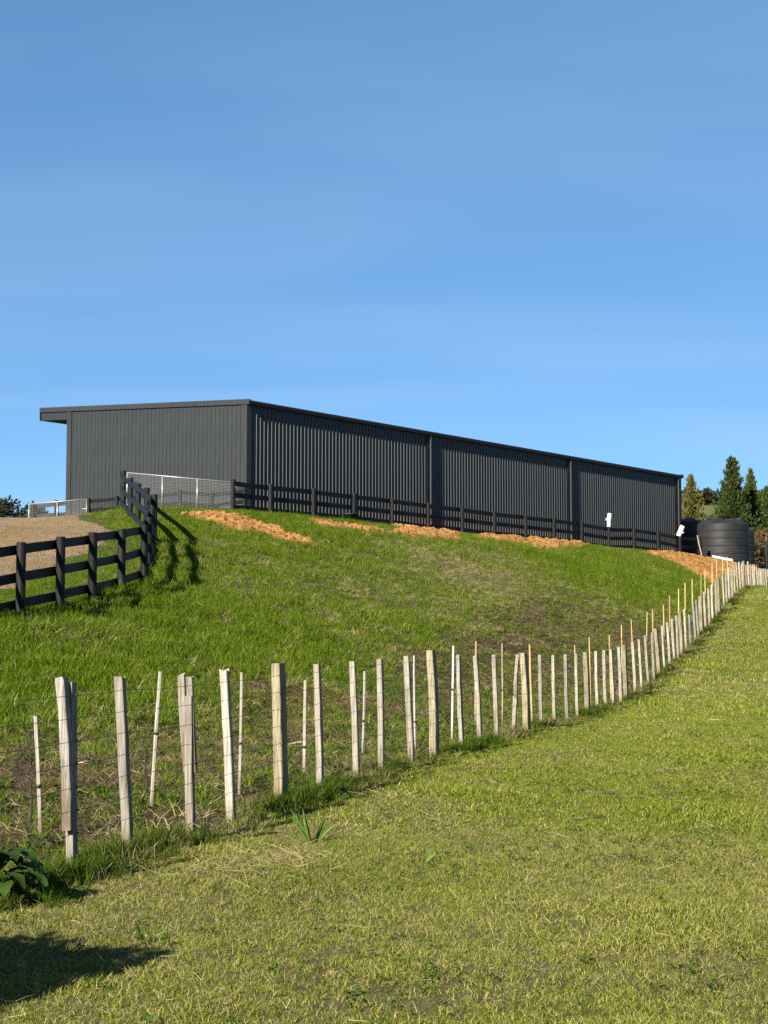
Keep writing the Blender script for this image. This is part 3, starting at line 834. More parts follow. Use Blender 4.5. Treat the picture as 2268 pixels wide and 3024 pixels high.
def stick(name, base, topp, w, d, yaw, mat, parent=None, **kw):
    base, topp = Vector(base), Vector(topp)
    o = bpy.data.objects.new(name, stick_mesh(name, topp-base, w, d, yaw, mat, **kw)); C.objects.link(o)
    if parent: o.parent = parent; o.location = base - parent.location
    else: o.location = base
    return o

FD = Vector((.2873, .9578, 0)); FN = Vector((.9578, -.2873, 0)); FYAW = math.atan2(FD.y, FD.x)
# (u_top, v_top, u_base, kind)
B, S, K = 'batten', 'post', 'broken'
BAT = [(210, 2013, 227, B), (353, 1996, 393, B), (558, 1992, 573, 'split'), (662, 1978, 690, B), (821, 1958, 833, S), (936, 1961, 948, B), (1041, 1953, 1056, B), (1122, 1946, 1126, B), (1200, 1937, 1216, B),
       (1272, 1921, 1281, S), (1354, 1933, 1365, B), (1404, 1936, 1416, B), (1458, 1933, 1465, B), (1527, 1934, 1511, K), (1545, 1929, 1551, S), (1594, 1934, 1595, B), (1633, 1935, 1635, B), (1670, 1933, 1672, B),
       (1701, 1931, 1702, B), (1729, 1927, 1730, S), (1760, 1925, 1762, B), (1783, 1920, 1785, B), (1804, 1918, 1809, B), (1827, 1912, 1829, B), (1843, 1905, 1847, S), (1867, 1897, 1872, B), (1887, 1888, 1892, B),
       (1905, 1877, 1912, B), (1925, 1867, 1928, B), (1936, 1856, 1944, S), (1955, 1848, 1960, B), (1970, 1838, 1975, B), (1984, 1828, 1990, B), (1997, 1818, 1999, B), (2007, 1810, 2010, S), (2021, 1801, 2025, B),
       (2035, 1815, 2037, B), (2046, 1778, 2052, B), (2056, 1771, 2062, B), (2068, 1761, 2071, S), (2079, 1748, 2082, B), (2091, 1737, 2093, B), (2102, 1727, 2104, B), (2112, 1715, 2113, B), (2119, 1705, 2121, S),
       (2133, 1693, 2137, B), (2143, 1679, 2146, B), (2152, 1676, 2154, B), (2160, 1677, 2162, S), (2168, 1670, 2170, B), (2174, 1661, 2179, B), (2182, 1659, 2187, B), (2190, 1662, 2193, B), (2195, 1657, 2197, S),
       (2203, 1668, 2205, B), (2208, 1658, 2213, B), (2216, 1666, 2219, B), (2222, 1667, 2225, B), (2227, 1667, 2229, B), (2233, 1673, 2236, B), (2240, 1679, 2242, B), (2244, 1678, 2247, B), (2250, 1680, 2251, S),
       (2256, 1679, 2257, B), (2261, 1680, 2263, B), (2267, 1681, 2269, B), (2273, 1682, 2275, B), (2279, 1683, 2281, B), (2286, 1684, 2288, B), (40, 2020, 52, B), (-150, 2040, -140, B)]
BAT.sort(key=lambda q: q[2])
Y0 = fence_Y(-140); X0 = fence_x(Y0)
bf = empty("batten_fence", (X0, Y0, h1(X0, Y0)), 0, "pale weathered batten and wire fence climbing along the mown paddock", "fence")
bases, tops_ = [], []
for ut, vt, ub, kind in BAT:
    if ub == 52: continue
    Yb = fence_Y(ub); Xb = fence_x(Yb)
    base = Vector((Xb, Yb, h1(Xb, Yb)-.12)); topp = pt(ut, vt, Yb)
    bases.append(base + Vector((0, 0, .12))); tops_.append(topp)
    far = Yb > 45
    w = .060 if not far else .070
    wide = max(w, (9.0 if far else 0)*Yb/F)
    jit = .003 if not far else .006
    if kind == S:
        stick("post", base, topp, .135, .078 if not far else .10, FYAW-.06, M['old_post_wood'], bf, jit=.006, segs=8, top='flat')
    elif kind == 'split':
        stick("post", base, topp - (topp-base)*.12, .056, .056, FYAW, M['batten_wood'], bf, jit=.003)
        m0 = base + (topp-base)*.45
        stick("split_piece", m0 + Vector((-.024, 0, 0)), pt(536, 1989, Yb), .030, .05, FYAW, M['batten_wood'], bf, jit=.004, top='ragged')
        stick("split_piece", m0 + Vector((.020, .01, 0)), pt(560, 1999, Yb), .032, .05, FYAW, M['grey_post_wood'], bf, jit=.004, top='ragged')
    elif kind == K:
        mid = base + (topp-base)*.52
        stick("post", base, mid, .055, .052, FYAW, M['batten_wood'], bf, jit=.003, top='ragged')
        stick("broken_top", mid + Vector((.014, 0, -.10)), topp + Vector((.01, 0, 0)), .055, .045, FYAW, M['batten_wood'], bf, jit=.005, top='ragged')
    else:
        stick("post", base, topp, 1.15*w*random.uniform(.85, 1.12), random.uniform(.044, .060), FYAW + random.uniform(-.12, .08), M['batten_wood'], bf, jit=jit, segs=7, top=random.choice(['flat', 'flat', 'flat', 'ragged']) if not far else 'flat')
    if ub == 227:       # old grey post, rotted off above the ground, wired to the batten
        a = pt(203, 2452, Yb-.055); b_ = pt(181, 2003, Yb-.055)
        stick("old_post", a, b_, .062, .06, FYAW, M['grey_post_wood'], bf, jit=.007, segs=9, top='ragged')
# eight line wires, stapled to the side of the posts facing the paddock
ends = sorted(zip(bases, tops_), key=lambda q: q[0].y)
for wi in range(8):
    pts_ = []
    for b_, t_ in ends:
        ax_ = (t_-b_); Lh = ax_.length
        hgt = (.10 + wi*.138)
        p = b_ + ax_*min(hgt/max(Lh, .9), .97) + FN*.035
        pts_.append(p)
    full = []
    for i, p in enumerate(pts_):
        full.append(p - bf.location)
        if i < len(pts_)-1 and p.y < 30:
            q = (p+pts_[i+1])/2 + Vector((random.uniform(-.01, .01), 0, -random.uniform(.004, .016))); full.append(q - bf.location)
    mb = MB(); mb.tube(full, .0019, 5); mb.build("wire", M['wire'], bf)
mb = MB()
for b_, t_ in ends[:40]:
    ax_ = (t_-b_)
    for wi in range(8):
        p = b_ + ax_*min((.10+wi*.138)/max(ax_.length, .9), .97) + FN*.036 - bf.location
        mb.beam(p - FD*.010, p + FD*.010, (0, 0, 1), .006, .012)
tag(mb.build("staple", M['wire'], bf), kind="stuff")

# stakes that hold the young trees behind the fence
ORD = ["first", "second", "third", "fourth", "fifth", "sixth", "seventh", "eighth", "ninth", "tenth", "eleventh", "twelfth", "thirteenth", "fourteenth", "fifteenth", "sixteenth", "seventeenth", "eighteenth", "nineteenth", "twentieth", "twenty-first", "twenty-second"]
stakes = [
    (104, 2115, 120, 2471, .024, 'stake_wood', "short thin white stake left of the leftmost fence post"),
    (473, 1983, 445, 2391, .022, 'stake_wood', "pale stake leaning right between the second and third near battens"),
    (713, 1986, 705, 2348, .024, 'stake_wood', "slim white stake just behind the fourth near batten"),
    (901, 2009, 898, 2291, .026, 'stake_wood', "short slim stake right of the nearest thick brown post"),
    (1077, 1982, 1069, 2236, .024, 'stake_wood', "slender leaning stake hidden low behind the fence right of a knotty batten"),
    (1223, 1936, 1228, 2216, .022, 'stake_wood', "thin white stake left of the second thick brown post"),
    (1339, 1907, 1334, 2195, .024, 'stake_wood', "tall thin white stake right of the second thick brown post"),
    (1483, 1899, 1484, 2139, .022, 'tan_stake', "tall tan brown stake with dark ties rising above the battens"),
]
def tie_on(o, base, topp, f, w):
    p = Vector(base) + (Vector(topp)-Vector(base))*f - o.location
    mb = MB(); mb.lathe([(w*.75, -.012), (w*.95, 0), (w*.75, .012)], 10, p); mb.build("tie", M['tie'], o)
for ut, vt, ub, vb, w, mat, lab in stakes:
    b_ = ground_at(ub, vb); t_ = pt(ut, vt, b_.y)
    o = stick("garden_stake", b_ - Vector((0, 0, .1)), t_, w, w, random.uniform(0, 1.5), M[mat], None, jit=.002)
    tag(o, lab, "stake", "stakes holding the young trees behind the pale fence")
    if vb < 2480: tie_on(o, b_, t_, random.choice([.42, .55, .3]), w)
ys_ = [(1406, 1893), (1564, 1904), (1697, 1904), (1740, 1882), (1799, 1875), (1835, 1846), (1864, 1830), (1911, 1808), (1927, 1799), (1959, 1786), (1977, 1759), (2004, 1739), (2023, 1721), (2044, 1710), (2070, 1693), (2082, 1682), (2103, 1663), (2117, 1651), (2134, 1648), (2148, 1645), (2164, 1651)]
for i, (u, v) in enumerate(ys_):
    Yb = fence_Y(u, -.9 if i not in (1, 3, 4) else -.25); Xb = (u-W_PX/2)/F*Yb
    b_ = Vector((Xb, Yb, h1(Xb, Yb)-.1)); t_ = pt(u, v, Yb)
    b_.x += random.uniform(-.04, .04)
    o = stick("bamboo_stake", b_, t_, .030 if i < 8 else .038, .03, 0, M['bamboo'], None, jit=.002, round_n=8, taper=.9)
    tag(o, ORD[i] + " yellow bamboo stake from the left rising behind the pale fence", "stake", "yellow bamboo stakes behind the fence")

# ------------------------------------------------------------------ twiggy saplings
def twigs(name, base, height, spread, n, label, seed):
    r = random.Random(seed); mb = MB()
    root = empty(name, base, 0, label, "sapling")
    def grow(p, d, L, rad, depth):
        pts_ = [p]; q = Vector(p); dd = Vector(d)
        k = 4
        for i in range(k):
            dd = (dd + Vector((r.uniform(-.25, .25), r.uniform(-.25, .25), r.uniform(-.1, .18)))).normalized()
            q = q + dd*(L/k); pts_.append(q.copy())
            if depth < 2 and i > 0:
                for _ in range(r.choice([1, 2])):
                    nd = (dd + Vector((r.uniform(-1, 1), r.uniform(-1, 1), r.uniform(-.2, .7)))*.9).normalized()
                    grow(q, nd, L*r.uniform(.35, .6), rad*.55, depth+1)
        mb.tube(pts_, [rad*(1-.7*i/k) for i in range(k+1)], 4, False)
    stem = MB(); stem.tube([(0, 0, -.05), (.01, 0, height*.3), (-.01, .02, height*.6), (.02, 0, height)], [.012, .010, .007, .003], 6)
    stem.build("stem", M['twig'], root)
    for i in range(n):
        z_ = height*r.uniform(.15, .95); a_ = r.uniform(0, 6.28)
        grow(Vector((0, 0, z_)), Vector((math.cos(a_)*.8, math.sin(a_)*.8, .8)).normalized(), spread*r.uniform(.5, 1.0)*(1.1-z_/height*.5), .0042, 0)
    mb.build("branches", M['twig'], root)
    return root
for i, (u, v, hgt, sp, n, lab) in enumerate([
        (88, 2440, .62, .24, 12, "bare twiggy sapling beside the short white stake at far left"),
        (430, 2370, .50, .18, 7, "sparse brown sapling tied beside the right-leaning stake"),
        (1200, 2195, .85, .30, 14, "bare dark sapling behind the battens near the second thick post"),
        (1330, 2180, .95, .30, 14, "dark twiggy sapling spreading beside the tall thin white stake"),
        (1395, 2150, .40, .15, 6, "small withered sapling behind the fence under the first yellow stake"),
        (1065, 2225, .55, .12, 6, "thin withered sapling at the foot of the slender leaning stake"),
        (1840, 2010, .95, .25, 10, "dark bushy sapling poking above a thick post halfway along the fence")]):
    twigs("bare_sapling", ground_at(u, v), hgt, sp, n, lab, 50+i)

# ------------------------------------------------------------------ leaf materials
def leaf_mat(name, lo, hi, dry=None, rough=.8, transl=.35, spec=.06):
    t = NT(name); r = t.rand(); a = t.attr('tint')
    sep = t.n.new('ShaderNodeSeparateColor'); t.l.new(a.outputs['Color'], sep.inputs[0])
    n = t.noise(t.world_pos(), .9, 4); n2 = t.noise(t.world_pos(), .17, 3)
    k = t.math('ADD', t.math('MULTIPLY', sep.outputs[0], .70), t.math('ADD', t.math('MULTIPLY', n, .45), t.math('MULTIPLY', n2, .10)))
    k = t.math('ADD', k, t.math('MULTIPLY', t.math('SUBTRACT', r, .5), .22))
    c = t.ramp(k, [(.28, lo), (.85, hi)])
    if dry is not None: c = t.mix(sep.outputs[2], c, dry)
    tr = t.n.new('ShaderNodeBsdfTranslucent'); t.l.new(c, tr.inputs['Color'])
    mx = t.n.new('ShaderNodeMixShader'); mx.inputs[0].default_value = transl
    t.done(c, rough, spec)
    t.l.new(t.b.outputs[0], mx.inputs[1]); t.l.new(tr.outputs[0], mx.inputs[2]); t.l.new(mx.outputs[0], t.out.inputs['Surface'])
    M[name] = t.m; return t.m
leaf_mat('hill_grass', col(.036, .095, .004), col(.190, .272, .016), col(.46, .39, .12))
leaf_mat('paddock_grass', col(.085, .160, .008), col(.285, .335, .034), col(.56, .47, .18))
leaf_mat('dead_grass', col(.20, .155, .062), col(.47, .39, .17), col(.52, .44, .22), .8, .25, .06)
leaf_mat('thatch', col(.085, .058, .030), col(.26, .19, .10), col(.44, .36, .20), .85, .2, .05)
leaf_mat('weed', col(.030, .075, .010), col(.110, .200, .025), col(.30, .26, .1))
leaf_mat('strap', col(.08, .17, .020), col(.20, .31, .05), None, .65, .35, .2)
leaf_mat('broadleaf', col(.022, .060, .010), col(.062, .125, .022), None, .7, .35, .15)
leaf_mat('conifer', col(.020, .042, .007), col(.088, .120, .020), col(.13, .10, .025), .7, .2, .2)
leaf_mat('conifer_gold', col(.045, .055, .010), col(.150, .145, .030), col(.17, .11, .02), .7, .2, .2)
leaf_mat('autumn', col(.085, .060, .018), col(.19, .125, .035), col(.15, .08, .02), .7, .25, .2)
leaf_mat('far_bush', col(.020, .026, .012), col(.055, .060, .024), None, .8, .1, .1)

def colored(name, V, Fc, T, mat, smooth=False):
    m = bpy.data.meshes.new(name); m.from_pydata([tuple(p) for p in V], [], Fc)
    a = m.color_attributes.new("tint", 'FLOAT_COLOR', 'POINT')
    a.data.foreach_set("color", np.array([(x[0], x[1], x[2], 1) for x in T]).ravel())
    m.materials.append(mat)
    if smooth:
        for p in m.polygons: p.use_smooth = True
    return m

# ------------------------------------------------------------------ broad-leaved weed at the left
def leaf_blade(V, Fc, T, p, d, up, L, Wd, droop, tint, segs=6, fold=.25, wav=.1, rnd=random):
    d = d.normalized(); side = d.cross(up).normalized(); n0 = len(V)
    q = Vector(p); dd = Vector(d)
    for i in range(segs+1):
        t_ = i/segs
        w = Wd*(math.sin(math.pi*min(1, (t_*.92+.06)))**.8)*(1-.25*t_)
        nrm = side.cross(dd).normalized()
        wv = wav*Wd*math.sin(t_*9+tint*7)
        V += [q - side*w/2 + nrm*(fold*w*.5+wv), q, q + side*w/2 + nrm*(fold*w*.5-wv)]
        T += [(tint, t_, 0)]*3
        q = q + dd*(L/segs)
        dd = (dd + Vector((0, 0, -droop/segs))).normalized()
    for i in range(segs):
        a = n0+i*3
        Fc += [(a, a+1, a+4, a+3), (a+1, a+2, a+5, a+4)]
wb = ground_at(2, 2672)
weed = empty("broadleaf_weed", wb, 0, "clump of big drooping dark green leaves at the left edge before the fence", "weed")
rr = random.Random(5)
for i in range(26):
    a_ = rr.uniform(0, 6.28); r0 = rr.uniform(.0, .10)
    V, Fc, T = [], [], []
    hgt = rr.uniform(.10, .30)
    p = Vector((math.cos(a_)*r0, math.sin(a_)*r0*.8, hgt)); d = Vector((math.cos(a_), math.sin(a_), rr.uniform(.15, .8)))
    leaf_blade(V, Fc, T, p, d, Vector((0, 0, 1)), rr.uniform(.18, .27), rr.uniform(.09, .14), rr.uniform(1.4, 2.6), rr.random(), 7, .22, .07)
    o = bpy.data.objects.new("leaf", colored("leaf", V, Fc, T, M['broadleaf'], True)); C.objects.link(o); o.parent = weed
    if i % 3 == 0:
        mb = MB(); mb.tube([(0, 0, -.02), (p.x*.5, p.y*.5, hgt*.6), p], [.008, .006, .004], 5); mb.build("leaf_stalk", M['broadleaf'], weed)

# strap-leaved plants
def strap_plant(u, v, n, L, label, seed, Wd=.018):
    r = random.Random(seed); b_ = ground_at(u, v)
    root = empty("strap_leaf_plant", b_, 0, label, "plant")
    for i in range(n):
        a_ = r.uniform(0, 6.28); V, Fc, T = [], [], []
        leaf_blade(V, Fc, T, Vector((math.cos(a_)*.02, math.sin(a_)*.02, -.02)), Vector((math.cos(a_)*r.uniform(.15, .7), math.sin(a_)*r.uniform(.15, .7), 1)), Vector((math.sin(a_), -math.cos(a_), .1)), L*r.uniform(.6, 1.1), Wd*r.uniform(.7, 1.2), r.uniform(.2, 1.0), r.random(), 6, .3, .02)
        o = bpy.data.objects.new("leaf", colored("leaf", V, Fc, T, M['strap'], True)); C.objects.link(o); o.parent = root
strap_plant(925, 2490, 12, .27, "bright green strap-leaved plant below the nearest thick post", 1, .022)
strap_plant(1243, 2548, 5, .17, "small strap-leaved tuft alone in the mown grass mid paddock", 2)
strap_plant(432, 2782, 7, .15, "little strap-leaved tuft at the tip of the dark shadow", 3)
strap_plant(885, 2440, 6, .15, "low strap-leaved tuft in the rank grass left of the bright one", 4)
strap_plant(1750, 2165, 7, .22, "strap-leaved tuft in dark rank grass at the middle of the fence foot", 6, .02)

# ------------------------------------------------------------------ water tanks
def water_tank(x, y, r, hr, label, dome=.34, hatch=True, gz=None):
    z0 = (h1(x, y) if gz is None else gz) - .05
    root = empty("water_tank", (x, y, z0), 0.0, label, "water tank")
    prof = [(r*.985, 0)]
    nb = 6
    for i in range(nb):
        za, zb = hr*i/nb, hr*(i+1)/nb
        prof += [(r*.986, za+.012), (r, za+.045), (r*1.002, (za+zb)/2), (r, zb-.03), (r*.986, zb-.002)]
    prof += [(r*.99, hr+.01)]
    MB().lathe(prof, 64).build("wall", M['tank'], root, False)
    def lobes(rad, t_):
        if rad < r*.25: return 0
        return .10*max(0, math.sin(t_*5.0))**1.2*math.sin(math.pi*min(1, (rad-r*.25)/(r*.72)))
    dp_ = [(r*.99, hr+.008)] + [(r*.99*(1-k/12), hr+.01+dome*math.sin(k/12*math.pi/2)**.62) for k in range(1, 12)] + [(.02, hr+.01+dome)]
    rf = MB().lathe(dp_, 64, (0, 0, 0), lobes).build("dome_roof", M['tank'], root, True)
    if hatch:
        MB().lathe([(0, .17), (.19, .17), (.21, .14), (.21, .0), (.24, -.12)], 24, (r*.62, -.25, hr+dome*.62)).build("hatch", M['tank'], rf)
    return root
water_tank(17.54, 84.0, 1.30, 2.36, "front black ribbed water tank with domed lid beside the shed's end", .26)
water_tank(15.95, 87.8, 1.40, 2.12, "black water tank in shadow between the shed and the front tank", .22, False)
water_tank(19.30, 90.0, 1.22, 2.05, "black water tank peeking out to the right behind the front tank", .40, False)

# ------------------------------------------------------------------ pipes, tub, pole and other small things
def on_rail(u): Y = rail_Y(u); return Y
p = LP[11]; a = Vector((p.x, p.y, p.z-.01))
root = empty("drain_pipe_tee", a, 0, "white plastic pipe tee standing upright on a rail fence post", "pipe")
MB().tube([(0, 0, 0), (.03, 0, .42)], .088, 16).build("pipe", M['pvc'], root, False)
MB().tube([(.026, 0, .36), (.045, 0, .62)], .098, 16).build("socket", M['pvc'], root, False)
MB().tube([(.02, 0, .26), (-.10, 0, .34), (-.145, 0, .35)], [.06, .06, .068], 12).build("branch", M['pvc'], root, False)
p = LP[14]; a = Vector((p.x, p.y-.0, p.z-.02))
root = empty("drain_pipe_offcut", a, 0, "white pipe offcut tilted on the fence post at the shed's far corner", "pipe")
MB().tube([(-.08, 0, 0), (.14, 0, .50)], .125, 16).build("pipe", M['pvc'], root)
MB().tube([(.06, 0, .22), (.17, -.02, .16)], .05, 10).build("branch", M['pvc'], root)
def pipe_lying(u0, v0, u1, v1, r, label, name="drain_pipe_offcut", Ym=None):
    a, b_ = ground_at(u0, v0), ground_at(u1, v1)
    Ym = Ym or (a.y+b_.y)/2
    a, b_ = pt(u0, v0, Ym), pt(u1, v1, Ym)
    zz_ = max(h1(a.x, a.y)-a.z, h1(b_.x, b_.y)-b_.z, 0) + r + .06
    root = empty(name, a, 0, label, "pipe")
    d = b_-a
    MB().tube([(0, 0, zz_), d + Vector((0, 0, zz_))], r, 14).build("pipe", M['pvc'], root)
    MB().tube([d*.86 + Vector((0, 0, zz_)), d*1.0 + Vector((0, 0, zz_))], r*1.12, 14).build("socket", M['pvc'], root)
    return root
pipe_lying(1822, 1622, 1850, 1618, .085, "white pipe offcut lying in the grass under the rail fence right of the upright tee")
pipe_lying(1367, 1575, 1384, 1574, .055, "short white pipe scrap lying on the clay below the middle of the fence")
a = Vector((16.40, 81.1, 0)); b_ = Vector((17.42, 81.25, 0)); a.z = h1(a.x, a.y)+.29; b_.z = h1(b_.x, b_.y)+.31
root = empty("drain_pipe", a, 0, "long white pipe lying on the clay heap in front of the front tank", "pipe")
MB().tube([(0, 0, 0), b_-a], .075, 14).build("pipe", M['pvc'], root)
MB().tube([(b_-a)*.88, (b_-a)*1.0], .085, 14).build("socket", M['pvc'], root)
# feed tub
tb = Vector((0, rail_Y(1035)-1.15, 0)); tb.x = (1035-W_PX/2)/F*tb.y; tb.z = h1(tb.x, tb.y)
tub = empty("feed_tub", tb, .3, "round black rubber feed tub sitting in the grass before the rail fence", "tub")
MB().lathe([(0, .02), (.20, .02), (.22, 0), (.285, .28), (.31, .285), (.31, .31), (.275, .31), (.21, .05), (0, .05)], 28).build("bowl", M['rubber'], tub, True)
for s_ in (-1, 1):
    MB().tube([(s_*.29, -.07, .25), (s_*.335, -.05, .2), (s_*.335, .05, .2), (s_*.29, .07, .25)], .012, 6).build("handle", M['rubber'], tub)
# bent pole leaning on the end post
a = pt(2071, 1652, 81.2); a.z = h1(a.x, a.y)+.25
b_ = pt(2059, 1581, 81.3)
root = empty("bent_pole", a, 0, "thin tan bent pole leaning on the rail fence's end post", "pole")
MB().tube([Vector((-.12, -.05, -.12)), Vector((0, -.03, -.06)), Vector((.02, 0, .05)), (b_-a)*.5, b_-a], [.022, .024, .024, .022, .02], 8).build("shaft", M['straw_stick'], root, True)
# black metal railing beyond the tanks at the right edge
root = empty("metal_railing", pt(2262, 1690, 86.0), 0, "black metal railing with a stout post at the right edge beyond the tanks", "railing")
R = lambda u, v, Y=86.0: pt(u, v, Y) - root.location
MB().beam(R(2262, 1715), R(2262, 1596), (0, 1, 0), .13, .13, .01).build("post", M['black_metal'], root)
MB().beam(R(2262.2, 1606), R(2262.2, 1592), (0, 1, 0), .05, .05).build("post_cap", M['galvanised'], root)
for va, vb in ((1601, 1606), (1614, 1618), (1663, 1668)):
    MB().beam(R(2228, va), R(2330, vb+8), (0, 0, 1), .05, .045).build("rail", M['black_metal'], root)
for k in range(22):
    u = 2230 + k*4.6
    MB().beam(R(u, 1615+k*.3, 86.02), R(u, 1667+k*.3, 86.02), (0, 1, 0), .012, .012).build("bar", M['black_metal'], root)
MB().beam(R(2322, 1720), R(2322, 1600), (0, 1, 0), .13, .13, .01).build("post", M['black_metal'], root)
# dry branch beside the fence
db = ground_at(1118, 1548); twigs("dry_branch", db, .28, .30, 7, "small dry brown branch lying in the grass right of the tub", 77)

# fallen sticks and hay stems in the paddock
for i, (u, v, L, a_, lab) in enumerate([(2108, 2135, .42, .05, "pale bare stick lying in the mown grass at the right"), (880, 2205, .22, .4, "small pale stick lying in the planting strip behind the fourth batten"),
                                        (240, 2268, .14, -.5, "short pale wood chip lying behind the old grey post"), (2088, 2330, .12, .2, "dark clod-coloured stick in the grass at right")][:3]):
    p = ground_at(u, v)
    root = empty("fallen_stick", p, a_, lab, "stick")
    MB().tube([(-L/2, 0, .03), (-L*.1, .01, .045), (L*.2, -.005, .05), (L/2, .02, .035)], [.006, .010, .009, .004], 6).build("shaft", M['straw_stick'], root, True)
    MB().tube([(L*.1, 0, .045), (L*.22, .05, .07)], [.006, .002], 5).build("side_twig", M['straw_stick'], root)

# ------------------------------------------------------------------ trees
def foliage(pts_, dirs, size, mat, rnd, name, aspect=.45, dryp=.1, droop=.2):
    V, Fc, T = [], [], []
    for p, d in zip(pts_, dirs):
        d = (d + Vector((rnd.uniform(-.4, .4), rnd.uniform(-.4, .4), rnd.uniform(-.3, .3)))).normalized()
        up = Vector((rnd.uniform(-1, 1), rnd.uniform(-1, 1), rnd.uniform(-.2, 1))).normalized()
        s = d.cross(up).normalized(); L = size*rnd.uniform(.6, 1.3); w = L*aspect
        n0 = len(V); q = p - d*L*.35
        V += [q, q + d*L*.5 + s*w*.5, q + d*L + Vector((0, 0, -droop*L*.3)), q + d*L*.45 - s*w*.5]
        tt = rnd.random(); dr = 1.0 if rnd.random() < dryp else 0.0
        T += [(tt, 0, dr)]*4
        Fc.append((n0, n0+1, n0+2, n0+3))
    return colored(name, V, Fc, T, mat)
def conifer(u, vtop, Y, wpx, mat, label, seed, n=2600, lean=0.0, twin=None, bare_top=.0):
    r = random.Random(seed)
    top = pt(u, vtop, Y); g = h1(top.x, Y); hgt = top.z-g; R = wpx/2*Y/F
    root = empty("conifer_tree", (top.x, Y, g), 0, label, "tree", "conifers behind the water tanks")
    MB().tube([(0, 0, -.3), (.03, 0, hgt*.4), (0, .02, hgt*.8), (lean, 0, hgt)], [.16, .12, .06, .012], 8).build("trunk", M['bark'], root, True)
    P, D = [], []; br = MB()
    tops = [(lean, 0, 1.0)] if not twin else [(-twin, 0, 1.0), (twin, .1, .985)]
    nb = 130
    for k in range(nb):
        f = (k+.5)/nb; f = f**.85
        cx, cy, ft = tops[k % len(tops)]
        z_ = hgt*(.05 + .95*f)*ft
        a_ = k*2.4 + r.uniform(-.5, .5)
        prof = (1-f)**.85*(1-.35*max(0, .16-f)/.16)
        ln = R*(prof*r.uniform(.45, 1.35) + .03)
        ox = cx*min(1, f*1.6)
        d = Vector((math.cos(a_), math.sin(a_), .35 if f < .6 else .9)).normalized()
        st = Vector((ox, cy, z_ - .18*ln)); en = st + d*ln
        br.tube([st, (st+en)/2 + Vector((0, 0, -.04*ln)), en], [.022*(1-f)+.006, .012, .004], 4, False)
        m_ = max(12, int(n*4.0/nb*(.30+1.4*(1-f))))
        for _ in range(m_):
            t_ = r.random()**.6
            q = st + (en-st)*t_ + Vector((r.gauss(0, .16), r.gauss(0, .16), r.gauss(0, .20)))*(ln*.8+.14)
            P.append(q); D.append(d*.8 + Vector((0, 0, .55)))
    br.build("branches", M['bark'], root)
    o = bpy.data.objects.new("crown", foliage(P, D, .24, M[mat], r, "crown", .45, .05)); C.objects.link(o); o.parent = root
    return root
conifer(2040, 1405, 112, 140, 'conifer_gold', "thin golden-green conifer nearest the shed's end wall", 1, 2000)
conifer(2163, 1350, 118, 185, 'conifer', "tallest dark green conifer with a double tip behind the tanks", 2, 4200, twin=.22)
conifer(2216, 1388, 122, 150, 'conifer', "second dark conifer just right of the double-tipped one", 3, 3200)
conifer(2262, 1440, 128, 140, 'conifer', "dark conifer cut by the right edge of the picture", 4, 2600)
conifer(2122, 1500, 124, 70, 'conifer', "short dark conifer left of the double-tipped one", 5, 1500)
def shrub(u, v, Y, R, hgt, mat, label, seed, n=1500, name="shrub", leaf=.22, cat="shrub", group=None, ground_z=None):
    r = random.Random(seed); p = pt(u, v, Y); g = h1(p.x, Y) if ground_z is None else ground_z
    root = empty(name, (p.x, Y, g), 0, label, cat, group)
    P, D = [], []; br = MB(); lob = [(Vector((r.uniform(-.55, .55)*R, r.uniform(-.55, .55)*R, hgt*r.uniform(.3, .85))), r.uniform(.35, .6)*R) for _ in range(9)]
    for c_, rad in lob:
        br.tube([(0, 0, -.1), c_*.5 + Vector((r.uniform(-.1, .1), 0, 0)), c_], [.05*R, .03*R, .008], 5, False)
        for _ in range(n//len(lob)):
            a_, b__ = r.uniform(0, 6.28), math.acos(r.uniform(-1, 1)); rr_ = rad*r.random()**.35
            d = Vector((math.sin(b__)*math.cos(a_), math.sin(b__)*math.sin(a_), math.cos(b__)))
            P.append(c_ + Vector((d.x*rr_, d.y*rr_, d.z*rr_*.9))); D.append(d)
    br.build("branches", M['bark'], root)
    o = bpy.data.objects.new("crown", foliage(P, D, leaf, M[mat], r, "crown", .5, .15)); C.objects.link(o); o.parent = root
    return root
shrub(2245, 1600, 104, 1.3, 2.7, 'autumn', "rusty brown shrub below the conifers at the right edge", 11)
shrub(2275, 1600, 107, 1.6, 3.4, 'autumn', "taller rusty brown shrub cut by the right edge of the picture", 12)
shrub(2095, 1520, 121, 1.5, 2.5, 'conifer_gold', "olive bush between the golden conifer and the tall conifers", 13)
shrub(2055, 1520, 117, 1.3, 2.4, 'conifer_gold', "olive bush at the foot of the golden conifer", 14)
GL = "distant dark trees beyond the yard at left"
for i, (u, v, R, leaf, lab) in enumerate([(8, 1488, 1.1, .3, "rounded dark tree at the very left edge beyond the yard"), (36, 1508, .9, .28, "low dark tree beyond the yard next to the leftmost tree"), (74, 1497, .8, .28, "peaked dark tree just left of the small mesh gate"),
                                     (118, 1502, .8, .28, "dark tree seen through the small mesh gate's left panel"), (-30, 1480, 1.3, .3, "tall dark tree beyond the yard just outside the left edge")]):
    top = pt(u, v, 128.0); g = h1(top.x, 128)
    shrub(u, v, 128.0, R*1.15, (top.z-g)*1.16, 'far_bush', lab, 30+i, 1600, "distant_tree", leaf, "tree", GL)
shrub(55, 1515, 132.0, 3.0, (pt(55, 1513, 132.0).z - h1(pt(55, 1513, 132.0).x, 132))*1.12, 'far_bush', "low dark hedge along the horizon beyond the yard at left", 40, 1500, "distant_hedge", .3, "hedge")

